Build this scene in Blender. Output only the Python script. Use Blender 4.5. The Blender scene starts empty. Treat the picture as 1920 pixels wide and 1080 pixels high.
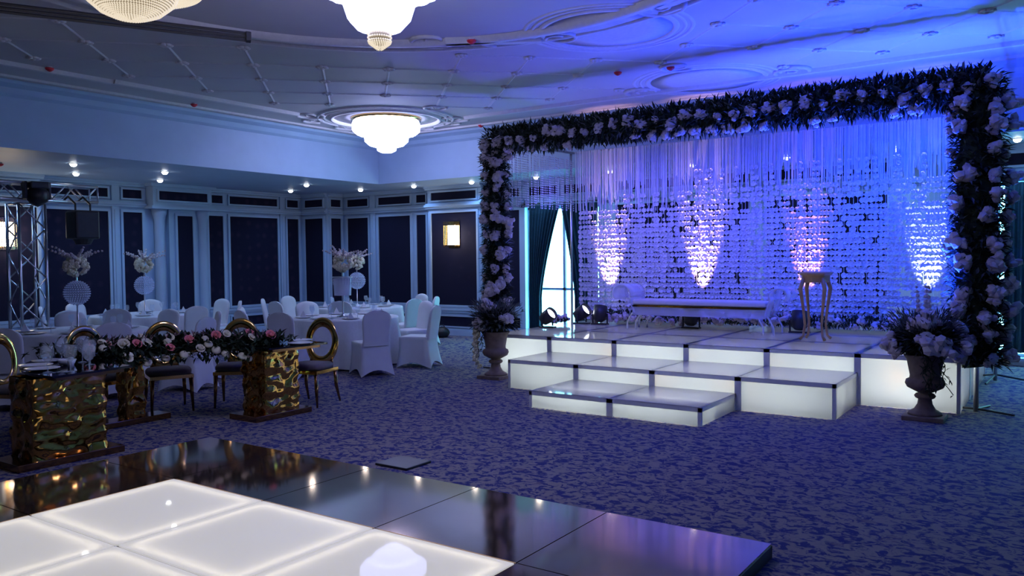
import bpy, bmesh, math, random
from mathutils import Vector, Matrix, noise

# ------------------------------------------------------------------ camera, world, exposure
scene = bpy.context.scene
col = scene.collection
YAW, PITCH, ROLL, FPX = -0.603419, -0.036725, -0.010705, 1519.87
cam_d = bpy.data.cameras.new('camera'); cam = bpy.data.objects.new('camera', cam_d); col.objects.link(cam)
cam_d.sensor_width = 36.0; cam_d.lens = FPX / 1920 * 36.0; cam_d.clip_start = 0.05; cam_d.clip_end = 300
_f = Vector((math.sin(YAW), math.cos(YAW), 0)); _r = Vector((math.cos(YAW), -math.sin(YAW), 0)); _u = Vector((0, 0, 1))
_f2 = _f * math.cos(PITCH) + _u * math.sin(PITCH); _u2 = -_f * math.sin(PITCH) + _u * math.cos(PITCH)
_r2 = _r * math.cos(ROLL) + _u2 * math.sin(ROLL); _u3 = -_r * math.sin(ROLL) + _u2 * math.cos(ROLL)
cam.matrix_world = Matrix(((_r2.x, _u3.x, -_f2.x, 0), (_r2.y, _u3.y, -_f2.y, 0), (_r2.z, _u3.z, -_f2.z, 1.66), (0, 0, 0, 1)))
scene.camera = cam

world = bpy.data.worlds.new('daylight'); scene.world = world; world.use_nodes = True
_bg = world.node_tree.nodes['Background']
_bg.inputs[0].default_value = (0.28, 0.80, 1.0, 1); _bg.inputs[1].default_value = 10.0

vs = scene.view_settings
vs.view_transform = 'Standard'; vs.look = 'None'; vs.gamma = 1.0; vs.use_curve_mapping = False
vs.exposure = 0.42
scene.cycles.max_bounces = 8; scene.cycles.diffuse_bounces = 4; scene.cycles.glossy_bounces = 4
scene.cycles.transmission_bounces = 6; scene.cycles.transparent_max_bounces = 12
scene.cycles.caustics_reflective = False; scene.cycles.caustics_refractive = False
scene.cycles.sample_clamp_indirect = 4.0

def aim(o, d):
    o.rotation_euler = Vector(d).to_track_quat('-Z', 'Y').to_euler()
def spot(name, loc, target, energy, color, angle, blend=0.6, size=0.06):
    l = bpy.data.lights.new(name, 'SPOT'); l.energy = energy; l.color = color; l.spot_size = math.radians(angle); l.spot_blend = blend
    l.shadow_soft_size = size
    o = bpy.data.objects.new(name, l); col.objects.link(o); o.location = loc; aim(o, Vector(target) - Vector(loc)); return o
def point(name, loc, energy, color, size=0.1):
    l = bpy.data.lights.new(name, 'POINT'); l.energy = energy; l.color = color; l.shadow_soft_size = size
    o = bpy.data.objects.new(name, l); col.objects.link(o); o.location = loc; return o
def area(name, loc, d, sx, sy, energy, color):
    l = bpy.data.lights.new(name, 'AREA'); l.shape = 'RECTANGLE'; l.size = sx; l.size_y = sy; l.energy = energy; l.color = color
    o = bpy.data.objects.new(name, l); col.objects.link(o); o.location = loc; aim(o, d); return o

STZ = 0.57; CEI0 = 4.1                                    # stage height
BLUE = (0.04, 0.10, 1.0); VIOLET = (0.22, 0.16, 1.0); PINK = (1.0, 0.36, 0.42); COOL = (0.62, 0.75, 1.0)
# blue wash lights added without fixtures: arch crossbar towards backdrop, stage deck towards ceiling
for x, e, c in ((-6.2, 95, (0.14, 0.12, 1.0)), (-5.0, 105, (0.12, 0.11, 1.0)), (-3.8, 110, (0.06, 0.08, 1.0)), (-2.6, 125, (0.01, 0.06, 1.0)), (-1.5, 150, (0.0, 0.07, 1.0))):
    spot('added_blue_wash', (x, 9.98, 3.22), (x, 12.0, 1.75), e, c, 100, 0.9)
for p, q, e, c, an in (((-6.66, 10.64, STZ + 0.42), (-6.0, 9.6, CEI0), 150, (0.10, 0.12, 1.0), 120), ((-1.30, 9.66, STZ + 0.42), (-1.5, 9.4, CEI0), 600, (0.01, 0.05, 1.0), 120), ((-1.5, 10.3, STZ + 0.42), (-2.0, 10.0, CEI0), 700, (0.02, 0.06, 1.0), 115),
                   ((-1.25, 10.9, STZ + 0.42), (-1.6, 10.0, CEI0), 700, (0.01, 0.05, 1.0), 105), ((-1.8, 11.5, STZ + 0.42), (-2.2, 9.6, CEI0), 700, (0.03, 0.06, 1.0), 90), ((-3.6, 11.5, STZ + 0.42), (-3.8, 9.8, CEI0), 420, (0.06, 0.08, 1.0), 90)):
    spot('par_and_added_ceiling_wash', p, q, e, c, an, 1.0)  # only the first stands at a built par light, the rest are added
# narrow uplights grazing the flower curtain
for x, e, c in ((-6.28, 340, (1.0, 0.60, 0.56)), (-4.68, 360, (1.0, 0.60, 0.56)), (-3.1, 130, (1.0, 0.40, 0.48)), (-1.55, 150, COOL)):
    spot('backdrop_uplight', (x, 11.80, STZ + 0.36), (x, 12.03, 1.75), e, c, 40, 0.8, 0.02)


# ------------------------------------------------------------------ materials
def nodemat(name):
    m = bpy.data.materials.new(name); m.use_nodes = True
    nt = m.node_tree; b = nt.nodes['Principled BSDF']
    return m, nt, b
def N(nt, t, **kw):
    n = nt.nodes.new(t)
    for k, v in kw.items():
        if k.startswith('i_'):
            n.inputs[k[2:].replace('_', ' ')].default_value = v
        else: setattr(n, k, v)
    return n
def plain(name, c, rough=0.6, metal=0.0, var=0.08, scale=12.0, bump=0.0, spec=None, coat=0.0, emit=None, estr=0.0, coords='Object'):
    m, nt, b = nodemat(name)
    tc = N(nt, 'ShaderNodeTexCoord'); nz = N(nt, 'ShaderNodeTexNoise'); nz.inputs['Scale'].default_value = scale; nz.inputs['Detail'].default_value = 4
    nt.links.new(tc.outputs[coords], nz.inputs['Vector'])
    cr = N(nt, 'ShaderNodeValToRGB')
    cr.color_ramp.elements[0].position = 0.3; cr.color_ramp.elements[1].position = 0.7
    cr.color_ramp.elements[0].color = tuple(max(0, x * (1 - var)) for x in c) + (1,)
    cr.color_ramp.elements[1].color = tuple(min(1, x * (1 + var)) for x in c) + (1,)
    nt.links.new(nz.outputs['Fac'], cr.inputs['Fac']); nt.links.new(cr.outputs['Color'], b.inputs['Base Color'])
    b.inputs['Roughness'].default_value = rough; b.inputs['Metallic'].default_value = metal
    if spec is not None: b.inputs['Specular IOR Level'].default_value = spec
    if coat: b.inputs['Coat Weight'].default_value = coat; b.inputs['Coat Roughness'].default_value = 0.05
    if emit: b.inputs['Emission Color'].default_value = tuple(emit) + (1,); b.inputs['Emission Strength'].default_value = estr
    if bump:
        bp = N(nt, 'ShaderNodeBump'); bp.inputs['Strength'].default_value = bump; bp.inputs['Distance'].default_value = 0.02
        nt.links.new(nz.outputs['Fac'], bp.inputs['Height']); nt.links.new(bp.outputs['Normal'], b.inputs['Normal'])
    return m
def emitter(name, c, s):
    m, nt, b = nodemat(name)
    b.inputs['Base Color'].default_value = tuple(c) + (1,); b.inputs['Emission Color'].default_value = tuple(c) + (1,); b.inputs['Emission Strength'].default_value = s
    return m

M = {}
M['paint'] = plain('wall_paint', (0.38, 0.51, 0.68), 0.5, var=0.03, scale=3)
M['ceil'] = plain('ceiling_paint', (0.56, 0.52, 0.53), 0.7, var=0.03, scale=2)
M['plaster'] = plain('plaster_relief', (0.66, 0.63, 0.64), 0.6, var=0.05, scale=20, bump=0.2)
M['white_cloth'] = plain('white_spandex', (0.68, 0.70, 0.74), 0.7, var=0.03, scale=6)
M['tablecloth'] = plain('tablecloth_linen', (0.66, 0.68, 0.72), 0.75, var=0.04, scale=30, bump=0.05)
M['black'] = plain('black_plastic', (0.012, 0.012, 0.016), 0.45, var=0.2)
M['dark'] = plain('dark_metal', (0.05, 0.05, 0.06), 0.4, metal=0.6)
M['alu'] = plain('aluminium', (0.55, 0.57, 0.62), 0.28, metal=1.0, var=0.05)
M['gold'] = plain('polished_gold', (0.95, 0.60, 0.20), 0.10, metal=1.0, var=0.06, scale=4)
M['hammered'] = plain('hammered_gold', (0.62, 0.34, 0.09), 0.10, metal=1.0, var=0.25, scale=7)
M['darkgold'] = plain('bronze_gold', (0.34, 0.19, 0.09), 0.18, metal=1.0, var=0.1)
M['seat'] = plain('taupe_velvet', (0.16, 0.13, 0.13), 0.8, var=0.1, scale=40)
M['blackglass'] = plain('black_glass', (0.006, 0.007, 0.012), 0.03, var=0.1, coat=1.0)
M['leaf'] = plain('dark_leaf', (0.02, 0.035, 0.02), 0.7, var=0.5, scale=9, spec=0.2)
M['fern'] = plain('grey_fern', (0.10, 0.12, 0.13), 0.8, var=0.4, scale=9)
M['flower'] = plain('white_petal', (0.56, 0.49, 0.50), 0.8, var=0.08, scale=30)
M['cream'] = plain('cream_petal', (0.72, 0.66, 0.50), 0.8, var=0.08, scale=30)
M['pinkf'] = plain('pink_petal', (0.75, 0.22, 0.24), 0.8, var=0.15, scale=30)
M['petal'] = plain('silk_petal', (0.66, 0.66, 0.70), 0.75, var=0.06, scale=20)
M['urn'] = plain('stone_urn', (0.15, 0.105, 0.09), 0.75, var=0.2, scale=18, bump=0.15)
M['wood'] = plain('gilded_wood', (0.45, 0.26, 0.12), 0.4, var=0.15, scale=8)
M['red'] = plain('red_cap', (0.75, 0.03, 0.05), 0.4)
M['curtain'] = plain('teal_curtain', (0.008, 0.05, 0.075), 0.85, var=0.2, scale=25)
M['porcelain'] = plain('porcelain', (0.7, 0.7, 0.74), 0.2, var=0.02)
M['upholstery'] = plain('cream_upholstery', (0.60, 0.56, 0.56), 0.7, var=0.05)
M['lens'] = emitter('lamp_lens', (0.8, 0.85, 1.0), 12.0)
M['downlens'] = emitter('downlight_lens', (0.92, 0.96, 1.0), 14.0)
M['crystal'] = emitter('lit_crystal', (0.52, 0.56, 1.0), 11.0)
def bead_mat(name, base, c, st):
    m = emitter(name, c, st); m.node_tree.nodes['Principled BSDF'].inputs['Base Color'].default_value = tuple(base) + (1,); return m
M['bead'] = bead_mat('lit_bead', (0.35, 0.32, 0.28), (1.0, 0.86, 0.66), 0.55)
M['beadcore'] = bead_mat('lit_bead_core', (0.08, 0.06, 0.04), (1.0, 0.80, 0.52), 0.16)
M['sconce'] = emitter('sconce_glow', (1.0, 0.9, 0.75), 9.0)

def wallpaper():
    m, nt, b = nodemat('floral_wallpaper')
    tc = N(nt, 'ShaderNodeTexCoord'); v = N(nt, 'ShaderNodeTexVoronoi'); v.inputs['Scale'].default_value = 4.2; v.inputs['Randomness'].default_value = 0.35
    nz = N(nt, 'ShaderNodeTexNoise'); nz.inputs['Scale'].default_value = 18
    mx = N(nt, 'ShaderNodeMixRGB'); mx.inputs['Fac'].default_value = 0.035
    nt.links.new(tc.outputs['Object'], mx.inputs['Color1']); nt.links.new(nz.outputs['Color'], mx.inputs['Color2'])
    nt.links.new(mx.outputs['Color'], v.inputs['Vector'])
    cr = N(nt, 'ShaderNodeValToRGB'); e = cr.color_ramp.elements
    e[0].position = 0.10; e[0].color = (0.026, 0.019, 0.044, 1); e[1].position = 0.34; e[1].color = (0.012, 0.012, 0.032, 1)
    nt.links.new(v.outputs['Distance'], cr.inputs['Fac']); nt.links.new(cr.outputs['Color'], b.inputs['Base Color'])
    b.inputs['Roughness'].default_value = 0.8; b.inputs['Specular IOR Level'].default_value = 0.15
    return m
M['wallpaper'] = wallpaper()
def carpet():
    m, nt, b = nodemat('leaf_carpet')
    tc = N(nt, 'ShaderNodeTexCoord'); mp = N(nt, 'ShaderNodeMapping'); mp.inputs['Rotation'].default_value = (0, 0, math.radians(38)); mp.inputs['Scale'].default_value = (1.0, 1.25, 1)
    nz = N(nt, 'ShaderNodeTexNoise'); nz.inputs['Scale'].default_value = 13.0; nz.inputs['Detail'].default_value = 3.0; nz.inputs['Roughness'].default_value = 0.62; nz.inputs['Distortion'].default_value = 1.0
    vo = N(nt, 'ShaderNodeTexVoronoi'); vo.inputs['Scale'].default_value = 3.2
    nt.links.new(tc.outputs['Object'], mp.inputs['Vector']); nt.links.new(mp.outputs['Vector'], nz.inputs['Vector']); nt.links.new(mp.outputs['Vector'], vo.inputs['Vector'])
    cr = N(nt, 'ShaderNodeValToRGB'); e = cr.color_ramp.elements
    e[0].position = 0.44; e[0].color = (0.035, 0.04, 0.15, 1); e[1].position = 0.53; e[1].color = (0.24, 0.21, 0.20, 1)
    nt.links.new(nz.outputs['Fac'], cr.inputs['Fac'])
    c2 = N(nt, 'ShaderNodeValToRGB'); e2 = c2.color_ramp.elements
    e2[0].position = 0.12; e2[0].color = (0.22, 0.17, 0.16, 1); e2[1].position = 0.2; e2[1].color = (0, 0, 0, 1)
    nt.links.new(vo.outputs['Distance'], c2.inputs['Fac'])
    mx = N(nt, 'ShaderNodeMixRGB', blend_type='LIGHTEN'); mx.inputs['Fac'].default_value = 0.6
    nt.links.new(cr.outputs['Color'], mx.inputs['Color1']); nt.links.new(c2.outputs['Color'], mx.inputs['Color2'])
    nt.links.new(mx.outputs['Color'], b.inputs['Base Color']); b.inputs['Roughness'].default_value = 0.95; b.inputs['Specular IOR Level'].default_value = 0.1
    return m
M['carpet'] = carpet()
def acrylic(name, c, trans, gloss, estr=0.0, rough=0.08):
    """frosted acrylic sheet: diffuse + translucent with a gloss coat"""
    m = bpy.data.materials.new(name); m.use_nodes = True; nt = m.node_tree; nt.nodes.clear()
    out = N(nt, 'ShaderNodeOutputMaterial'); d = N(nt, 'ShaderNodeBsdfDiffuse'); t = N(nt, 'ShaderNodeBsdfTranslucent'); g = N(nt, 'ShaderNodeBsdfGlossy')
    nz = N(nt, 'ShaderNodeTexNoise'); nz.inputs['Scale'].default_value = 1.2; tc = N(nt, 'ShaderNodeTexCoord'); nt.links.new(tc.outputs['Object'], nz.inputs['Vector'])
    cr = N(nt, 'ShaderNodeValToRGB'); cr.color_ramp.elements[0].color = tuple(x * 0.93 for x in c) + (1,); cr.color_ramp.elements[1].color = tuple(c) + (1,)
    nt.links.new(nz.outputs['Fac'], cr.inputs['Fac'])
    for s in (d, t): nt.links.new(cr.outputs['Color'], s.inputs['Color'])
    g.inputs['Roughness'].default_value = rough
    m1 = N(nt, 'ShaderNodeMixShader'); m1.inputs[0].default_value = trans
    nt.links.new(d.outputs[0], m1.inputs[1]); nt.links.new(t.outputs[0], m1.inputs[2])
    fr = N(nt, 'ShaderNodeFresnel'); fr.inputs['IOR'].default_value = gloss
    m2 = N(nt, 'ShaderNodeMixShader'); nt.links.new(fr.outputs[0], m2.inputs[0]); nt.links.new(m1.outputs[0], m2.inputs[1]); nt.links.new(g.outputs[0], m2.inputs[2])
    last = m2
    if estr:
        em = N(nt, 'ShaderNodeEmission'); em.inputs['Color'].default_value = tuple(c) + (1,); em.inputs['Strength'].default_value = estr
        ad = N(nt, 'ShaderNodeAddShader'); nt.links.new(m2.outputs[0], ad.inputs[0]); nt.links.new(em.outputs[0], ad.inputs[1]); last = ad
    nt.links.new(last.outputs[0], out.inputs[0])
    return m
M['frame'] = plain('silver_frame', (0.72, 0.74, 0.78), 0.4, metal=0.15, var=0.05)
M['acrylic'] = acrylic('frosted_acrylic', (0.90, 0.93, 0.93), 0.7, 1.35, 0.0, 0.12)
M['acrylic_top'] = acrylic('glossy_acrylic_top', (0.84, 0.84, 0.88), 0.6, 1.6, 0.0, 0.06)
M['led'] = acrylic('led_floor_acrylic', (0.92, 0.90, 0.87), 0.6, 1.10, 0.20, 0.03)
def clear(name, c, alpha, rough=0.03):
    m = bpy.data.materials.new(name); m.use_nodes = True; nt = m.node_tree; nt.nodes.clear()
    out = N(nt, 'ShaderNodeOutputMaterial'); t = N(nt, 'ShaderNodeBsdfTransparent'); t.inputs['Color'].default_value = tuple(c) + (1,)
    g = N(nt, 'ShaderNodeBsdfPrincipled'); g.inputs['Base Color'].default_value = tuple(c) + (1,); g.inputs['Roughness'].default_value = rough
    nz = N(nt, 'ShaderNodeTexNoise'); nz.inputs['Scale'].default_value = 3; mr = N(nt, 'ShaderNodeMapRange'); mr.inputs['To Min'].default_value = alpha * 0.9; mr.inputs['To Max'].default_value = alpha * 1.1
    nt.links.new(nz.outputs['Fac'], mr.inputs['Value'])
    mx = N(nt, 'ShaderNodeMixShader'); nt.links.new(mr.outputs[0], mx.inputs[0]); nt.links.new(t.outputs[0], mx.inputs[1]); nt.links.new(g.outputs[0], mx.inputs[2]); nt.links.new(mx.outputs[0], out.inputs[0])
    return m
M['glass'] = clear('clear_glass', (0.9, 0.95, 1.0), 0.22)
M['pane'] = clear('window_glass', (0.9, 1.0, 1.0), 0.06)
M['perspex'] = clear('clear_perspex', (0.90, 0.91, 1.0), 0.32)
M['crystal_clear'] = clear('cut_crystal', (0.85, 0.88, 1.0), 0.5, 0.1)
M['mirror_gold'] = plain('mirror_gold_floor', (0.72, 0.50, 0.34), 0.07, metal=0.95, var=0.12, scale=1.5)
M['thread'] = plain('sheer_thread', (0.62, 0.64, 0.72), 0.6, var=0.05)

# ------------------------------------------------------------------ mesh helpers
class MB:
    def __init__(s): s.v = []; s.f = []
    def add(s, vs_, fs_):
        o = len(s.v); s.v.extend([tuple(p) for p in vs_]); s.f.extend([tuple(i + o for i in f) for f in fs_]); return s
    def box(s, x0, x1, y0, y1, z0, z1):
        return s.add([(x0, y0, z0), (x1, y0, z0), (x1, y1, z0), (x0, y1, z0), (x0, y0, z1), (x1, y0, z1), (x1, y1, z1), (x0, y1, z1)],
                     [(0, 3, 2, 1), (4, 5, 6, 7), (0, 1, 5, 4), (1, 2, 6, 5), (2, 3, 7, 6), (3, 0, 4, 7)])
    def tube(s, pts, r, n=6, cap=True):
        pts = [Vector(p) for p in pts]; rs = r if isinstance(r, (list, tuple)) else [r] * len(pts)
        vs_ = []; prev = None
        for i, p in enumerate(pts):
            t = (pts[min(i + 1, len(pts) - 1)] - pts[max(i - 1, 0)]).normalized()
            if prev is None:
                a = Vector((0, 0, 1)) if abs(t.z) < 0.9 else Vector((1, 0, 0)); u = t.cross(a).normalized()
            else: u = (prev - t * prev.dot(t)).normalized()
            prev = u; w = t.cross(u)
            for k in range(n):
                a = 2 * math.pi * k / n; vs_.append(p + (u * math.cos(a) + w * math.sin(a)) * rs[i])
        fs_ = []
        for i in range(len(pts) - 1):
            for k in range(n): fs_.append((i * n + k, i * n + (k + 1) % n, (i + 1) * n + (k + 1) % n, (i + 1) * n + k))
        if cap: fs_.append(tuple(range(n))[::-1]); fs_.append(tuple((len(pts) - 1) * n + k for k in range(n)))
        return s.add(vs_, fs_)
    def lathe(s, prof, n=24, c=(0, 0, 0), scal=None, capb=True, capt=True):
        vs_ = []
        for r, z in prof:
            for k in range(n):
                a = 2 * math.pi * k / n; m = scal(a, r, z) if scal else 1.0
                vs_.append((c[0] + r * m * math.cos(a), c[1] + r * m * math.sin(a), c[2] + z))
        fs_ = []
        for i in range(len(prof) - 1):
            for k in range(n): fs_.append((i * n + k, i * n + (k + 1) % n, (i + 1) * n + (k + 1) % n, (i + 1) * n + k))
        if capb and prof[0][0] > 1e-5: fs_.append(tuple(range(n))[::-1])
        if capt and prof[-1][0] > 1e-5: fs_.append(tuple((len(prof) - 1) * n + k for k in range(n)))
        return s.add(vs_, fs_)
    def ico(s, c, r, jag=0.0, seed=0, sub=1, sq=1.0):
        bm = bmesh.new(); bmesh.ops.create_icosphere(bm, subdivisions=sub, radius=1)
        vs_ = []
        for v in bm.verts:
            d = v.co.normalized(); k = 1 + jag * noise.noise(d * 2.3 + Vector((seed * 7.1, seed * 3.3, 0)))
            vs_.append((c[0] + d.x * r * k, c[1] + d.y * r * k, c[2] + d.z * r * k * sq))
        fs_ = [tuple(v.index for v in f.verts) for f in bm.faces]; bm.free()
        return s.add(vs_, fs_)
    def grid(s, fn, nu, nv):
        vs_ = [fn(i / nu, j / nv) for j in range(nv + 1) for i in range(nu + 1)]
        fs_ = [(j * (nu + 1) + i, j * (nu + 1) + i + 1, (j + 1) * (nu + 1) + i + 1, (j + 1) * (nu + 1) + i) for j in range(nv) for i in range(nu)]
        return s.add(vs_, fs_)
    def mesh(s, name, mat, smooth=False):
        me = bpy.data.meshes.new(name); me.from_pydata(s.v, [], s.f); me.update()
        if mat: me.materials.append(M[mat] if isinstance(mat, str) else mat)
        if smooth:
            for p in me.polygons: p.use_smooth = True
        return me
    def build(s, name, mat, parent=None, smooth=False, bevel=0.0):
        o = bpy.data.objects.new(name, s.mesh(name, mat, smooth)); col.objects.link(o)
        if parent: o.parent = parent
        if bevel:
            b = o.modifiers.new('bevel', 'BEVEL'); b.width = bevel; b.segments = 2; b.limit_method = 'ANGLE'
        return o
def inst(name, me, parent=None, loc=(0, 0, 0), rot=(0, 0, 0), sc=1.0):
    o = bpy.data.objects.new(name, me); col.objects.link(o); o.location = loc; o.rotation_euler = rot
    o.scale = (sc, sc, sc) if not isinstance(sc, tuple) else sc
    if parent: o.parent = parent
    return o
def tag(o, label, cat, group=None):
    o['label'] = label; o['category'] = cat
    if group: o['group'] = group
    return o
def struct(o, kind='structure'): o['kind'] = kind; return o
def thing(name, label, cat, loc=(0, 0, 0), rz=0.0, group=None):
    o = bpy.data.objects.new(name, None); col.objects.link(o); o.empty_display_size = 0.1
    o.location = loc; o.rotation_euler = (0, 0, rz); return tag(o, label, cat, group)
def dup(root, loc, rz, label=None, group=None):
    r = root.copy(); col.objects.link(r); r.location = loc; r.rotation_euler = (0, 0, rz)
    if label: r['label'] = label
    if group: r['group'] = group
    for ch in list(root.children):
        c = ch.copy(); col.objects.link(c); c.parent = r
        for g in list(ch.children):
            d = g.copy(); col.objects.link(d); d.parent = c
    return r
R = random.Random(7)

# ------------------------------------------------------------------ room shell
XL, YB = -15.50, 13.99                 # left wall, back wall
XR, YF = 6.0, -7.0                     # right wall and the wall behind the camera
SOF, CEI = 3.25, 4.10
FX, FY = -11.84, 12.35                 # fascia faces
CCX, CCY = -14.61, 13.45               # corner column
floor = struct(MB().box(XL - 0.2, XR + 0.2, YF - 0.2, YB + 0.2, -0.1, 0).build('floor', 'carpet'))
ceiling = struct(MB().box(FX - 0.05, XR + 0.2, YF - 0.2, FY + 0.05, CEI, CEI + 0.15).build('ceiling', 'ceil'))
MB().box(XL - 0.2, FX, YF - 0.2, YB + 0.2, SOF, SOF + 0.15).build('soffit', 'paint', ceiling)
MB().box(FX, XR + 0.2, FY, YB + 0.2, SOF, SOF + 0.15).build('soffit', 'paint', ceiling)
def fascia_left():
    m = MB(); prof = [(FX - .06, SOF - .0), (FX, SOF), (FX, SOF - .03), (FX + .03, SOF - .03), (FX + .03, SOF + .27), (FX + .0, SOF + .275), (FX + .0, SOF + .66), (FX + .06, SOF + .70), (FX + .10, SOF + .77), (FX + .22, SOF + .81), (FX + .24, CEI), (FX - .06, CEI)]
    ends = (YF, None); vs_ = []
    for x, z in prof: vs_.append((x, YF, z))
    for x, z in prof: vs_.append((x, FY - (x - FX), z))
    n = len(prof); fs_ = [(i, (i + 1) % n, n + (i + 1) % n, n + i) for i in range(n)]
    return m.add(vs_, fs_)
def fascia_back():
    m = MB(); prof = [(.06, SOF), (0, SOF), (0, SOF - .03), (-.03, SOF - .03), (-.03, SOF + .27), (0, SOF + .275), (0, SOF + .66), (-.06, SOF + .70), (-.10, SOF + .77), (-.22, SOF + .81), (-.24, CEI), (.06, CEI)]
    vs_ = [(FX - d, FY + d, z) for d, z in prof] + [(XR, FY + d, z) for d, z in prof]
    n = len(prof); fs_ = [(i, (i + 1) % n, n + (i + 1) % n, n + i) for i in range(n)]
    return m.add(vs_, fs_)
struct(fascia_left().build('trim_1', 'paint')); struct(fascia_back().build('trim_2', 'paint'))

wall_left = struct(MB().box(XL - 0.2, XL, YF, YB + 0.2, 0, SOF).build('wall_left', 'paint'))
W1 = (-9.27, -7.55, 0.12, 2.70); W2 = (-0.92, 1.2, 0.12, 2.70)
mb = MB(); yb0, yb1 = YB, YB + 0.2
mb.box(XL, W1[0], yb0, yb1, 0, SOF); mb.box(W1[1], W2[0], yb0, yb1, 0, SOF); mb.box(W2[1], XR, yb0, yb1, 0, SOF)
for w in (W1, W2): mb.box(w[0], w[1], yb0, yb1, 0, w[2]); mb.box(w[0], w[1], yb0, yb1, w[3], SOF)
wall_back = struct(mb.build('wall_back', 'paint'))
wall_right = struct(MB().box(XR, XR + 0.2, YF, YB + 0.2, 0, CEI).build('wall_right', 'paint'))
wall_front = struct(MB().box(XL - 0.2, XR, YF - 0.2, YF, 0, CEI).build('wall_front', 'paint'))
# corner column and piers belong to the walls
MB().box(XL, CCX, CCY, YB, 0, SOF).build('corner_column', 'paint', wall_back)

def along(axis, a, b, off, t0, t1, z0, z1):
    """box on a wall. axis 'x': on a +x facing face at x=off between y=a..b; axis 'y': on a -y facing face at y=off between x=a..b"""
    if axis == 'x': return (off + t0, off + t1, a, b, z0, z1)
    return (a, b, off - t1, off - t0, z0, z1)
def framed_panel(parent, axis, off, a, b, z0, z1, w=0.05, name='wall_panel'):
    p = MB().box(*along(axis, a, b, off, 0, 0.012, z0, z1)).build(name, 'wallpaper', parent)
    m = MB()
    m.box(*along(axis, a - w, b + w, off, 0, 0.035, z1, z1 + w)); m.box(*along(axis, a - w, b + w, off, 0, 0.035, z0 - w, z0))
    m.box(*along(axis, a - w, a, off, 0, 0.035, z0, z1)); m.box(*along(axis, b, b + w, off, 0, 0.035, z0, z1))
    m.build('panel_moulding', 'paint', p)
    return p
def bay(parent, axis, off, a, b, dado=True, top=True):
    framed_panel(parent, axis, off, a, b, 0.66, 2.66)
    if top: framed_panel(parent, axis, off, a, b, 2.94, 3.11, 0.035, 'frieze_panel')
    if dado: framed_panel(parent, axis, off, a, b, 0.20, 0.41, 0.03, 'dado_panel')
def rails(parent, axis, off, a, b):
    m = MB()
    m.box(*along(axis, a, b, off, 0, 0.05, 0.54, 0.60)); m.box(*along(axis, a, b, off, 0, 0.03, 0.49, 0.54))
    m.build('chair_rail', 'paint', parent)
    m = MB(); m.box(*along(axis, a, b, off, 0, 0.07, 2.76, 2.80)); m.box(*along(axis, a, b, off, 0, 0.10, 2.80, 2.84)); m.box(*along(axis, a, b, off, 0, 0.05, 2.84, 2.88))
    m.build('header_cornice', 'paint', parent)
    m = MB(); m.box(*along(axis, a, b, off, 0, 0.06, 3.17, 3.21)); m.box(*along(axis, a, b, off, 0, 0.10, 3.21, SOF))
    m.build('crown_moulding', 'paint', parent)
def base(name, axis, off, a, b):
    m = MB(); m.box(*along(axis, a, b, off, 0, 0.04, 0, 0.12)); m.box(*along(axis, a, b, off, 0, 0.025, 0.12, 0.15)); return struct(m.build(name, 'paint'))
def pilaster(parent, axis, off, a, b):
    m = MB(); m.box(*along(axis, a, b, off, 0, 0.045, 0.15, 3.17)); mid = (a + b) / 2; w = (b - a) * 0.22
    m.box(*along(axis, mid - w, mid + w, off, 0.045, 0.06, 0.7, 2.7)); m.build('pilaster', 'paint', parent)
# left wall bays (y ranges)
for a, b in ((7.43, 8.60), (8.90, 9.30), (10.84, 11.20), (11.38, 12.70), (12.99, 13.33), (5.0, 6.3), (1.2, 4.6), (-2.6, 0.8), (-6.4, -3.0)):
    bay(wall_left, 'x', XL, a, b)
for a, b in ((8.67, 8.82), (12.77, 12.91)): pilaster(wall_left, 'x', XL, a, b)
rails(wall_left, 'x', XL, YF, 9.36); rails(wall_left, 'x', XL, 10.80, CCY)
base('baseboard_left', 'x', XL, YF, CCY)
# left wall pier with two half columns and a raised entablature
pier = MB().box(XL, XL + 0.10, 9.98 - 0.14, 10.42 + 0.14, 0, 2.84).build('pier', 'paint', wall_left)
framed_panel(wall_left, 'x', XL + 0.10, 10.02, 10.38, 0.66, 2.62)
en = MB().box(XL, XL + 0.26, 9.40, 10.76, 2.78, SOF); en.box(XL, XL + 0.31, 9.35, 10.81, 2.74, 2.80); en.box(XL, XL + 0.33, 9.33, 10.83, 3.19, SOF)
en.build('entablature', 'paint', wall_left); framed_panel(wall_left, 'x', XL + 0.26, 9.52, 10.64, 2.92, 3.10, 0.035, 'frieze_panel')
for yc in (9.62, 10.62):
    c = MB()
    c.lathe([(0.15, 0), (0.15, 0.08), (0.12, 0.12), (0.11, 0.2), (0.105, 2.5), (0.12, 2.58), (0.14, 2.64), (0.15, 2.74)], 20, (XL + 0.11, yc, 0), lambda a, r, z: 1 - 0.035 * (0.5 + 0.5 * math.cos(a * 20)) if 0.2 <= z <= 2.5 else 1.0)
    c.build('half_column', 'paint', wall_left, True)
# left wall pier that carries a sconce
MB().box(XL, XL + 0.24, 6.40, 7.24, 0, SOF).build('pier', 'paint', wall_left)
bay(wall_left, 'x', XL + 0.24, 6.48, 7.16); rails(wall_left, 'x', XL + 0.24, 6.38, 7.28)
# corner column faces
bay(wall_back, 'y', CCY, -15.35, -14.72); rails(wall_back, 'y', CCY, XL, CCX + 0.02)
bay(wall_back, 'x', CCX, 13.56, 13.88); rails(wall_back, 'x', CCX, CCY, YB)
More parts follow.
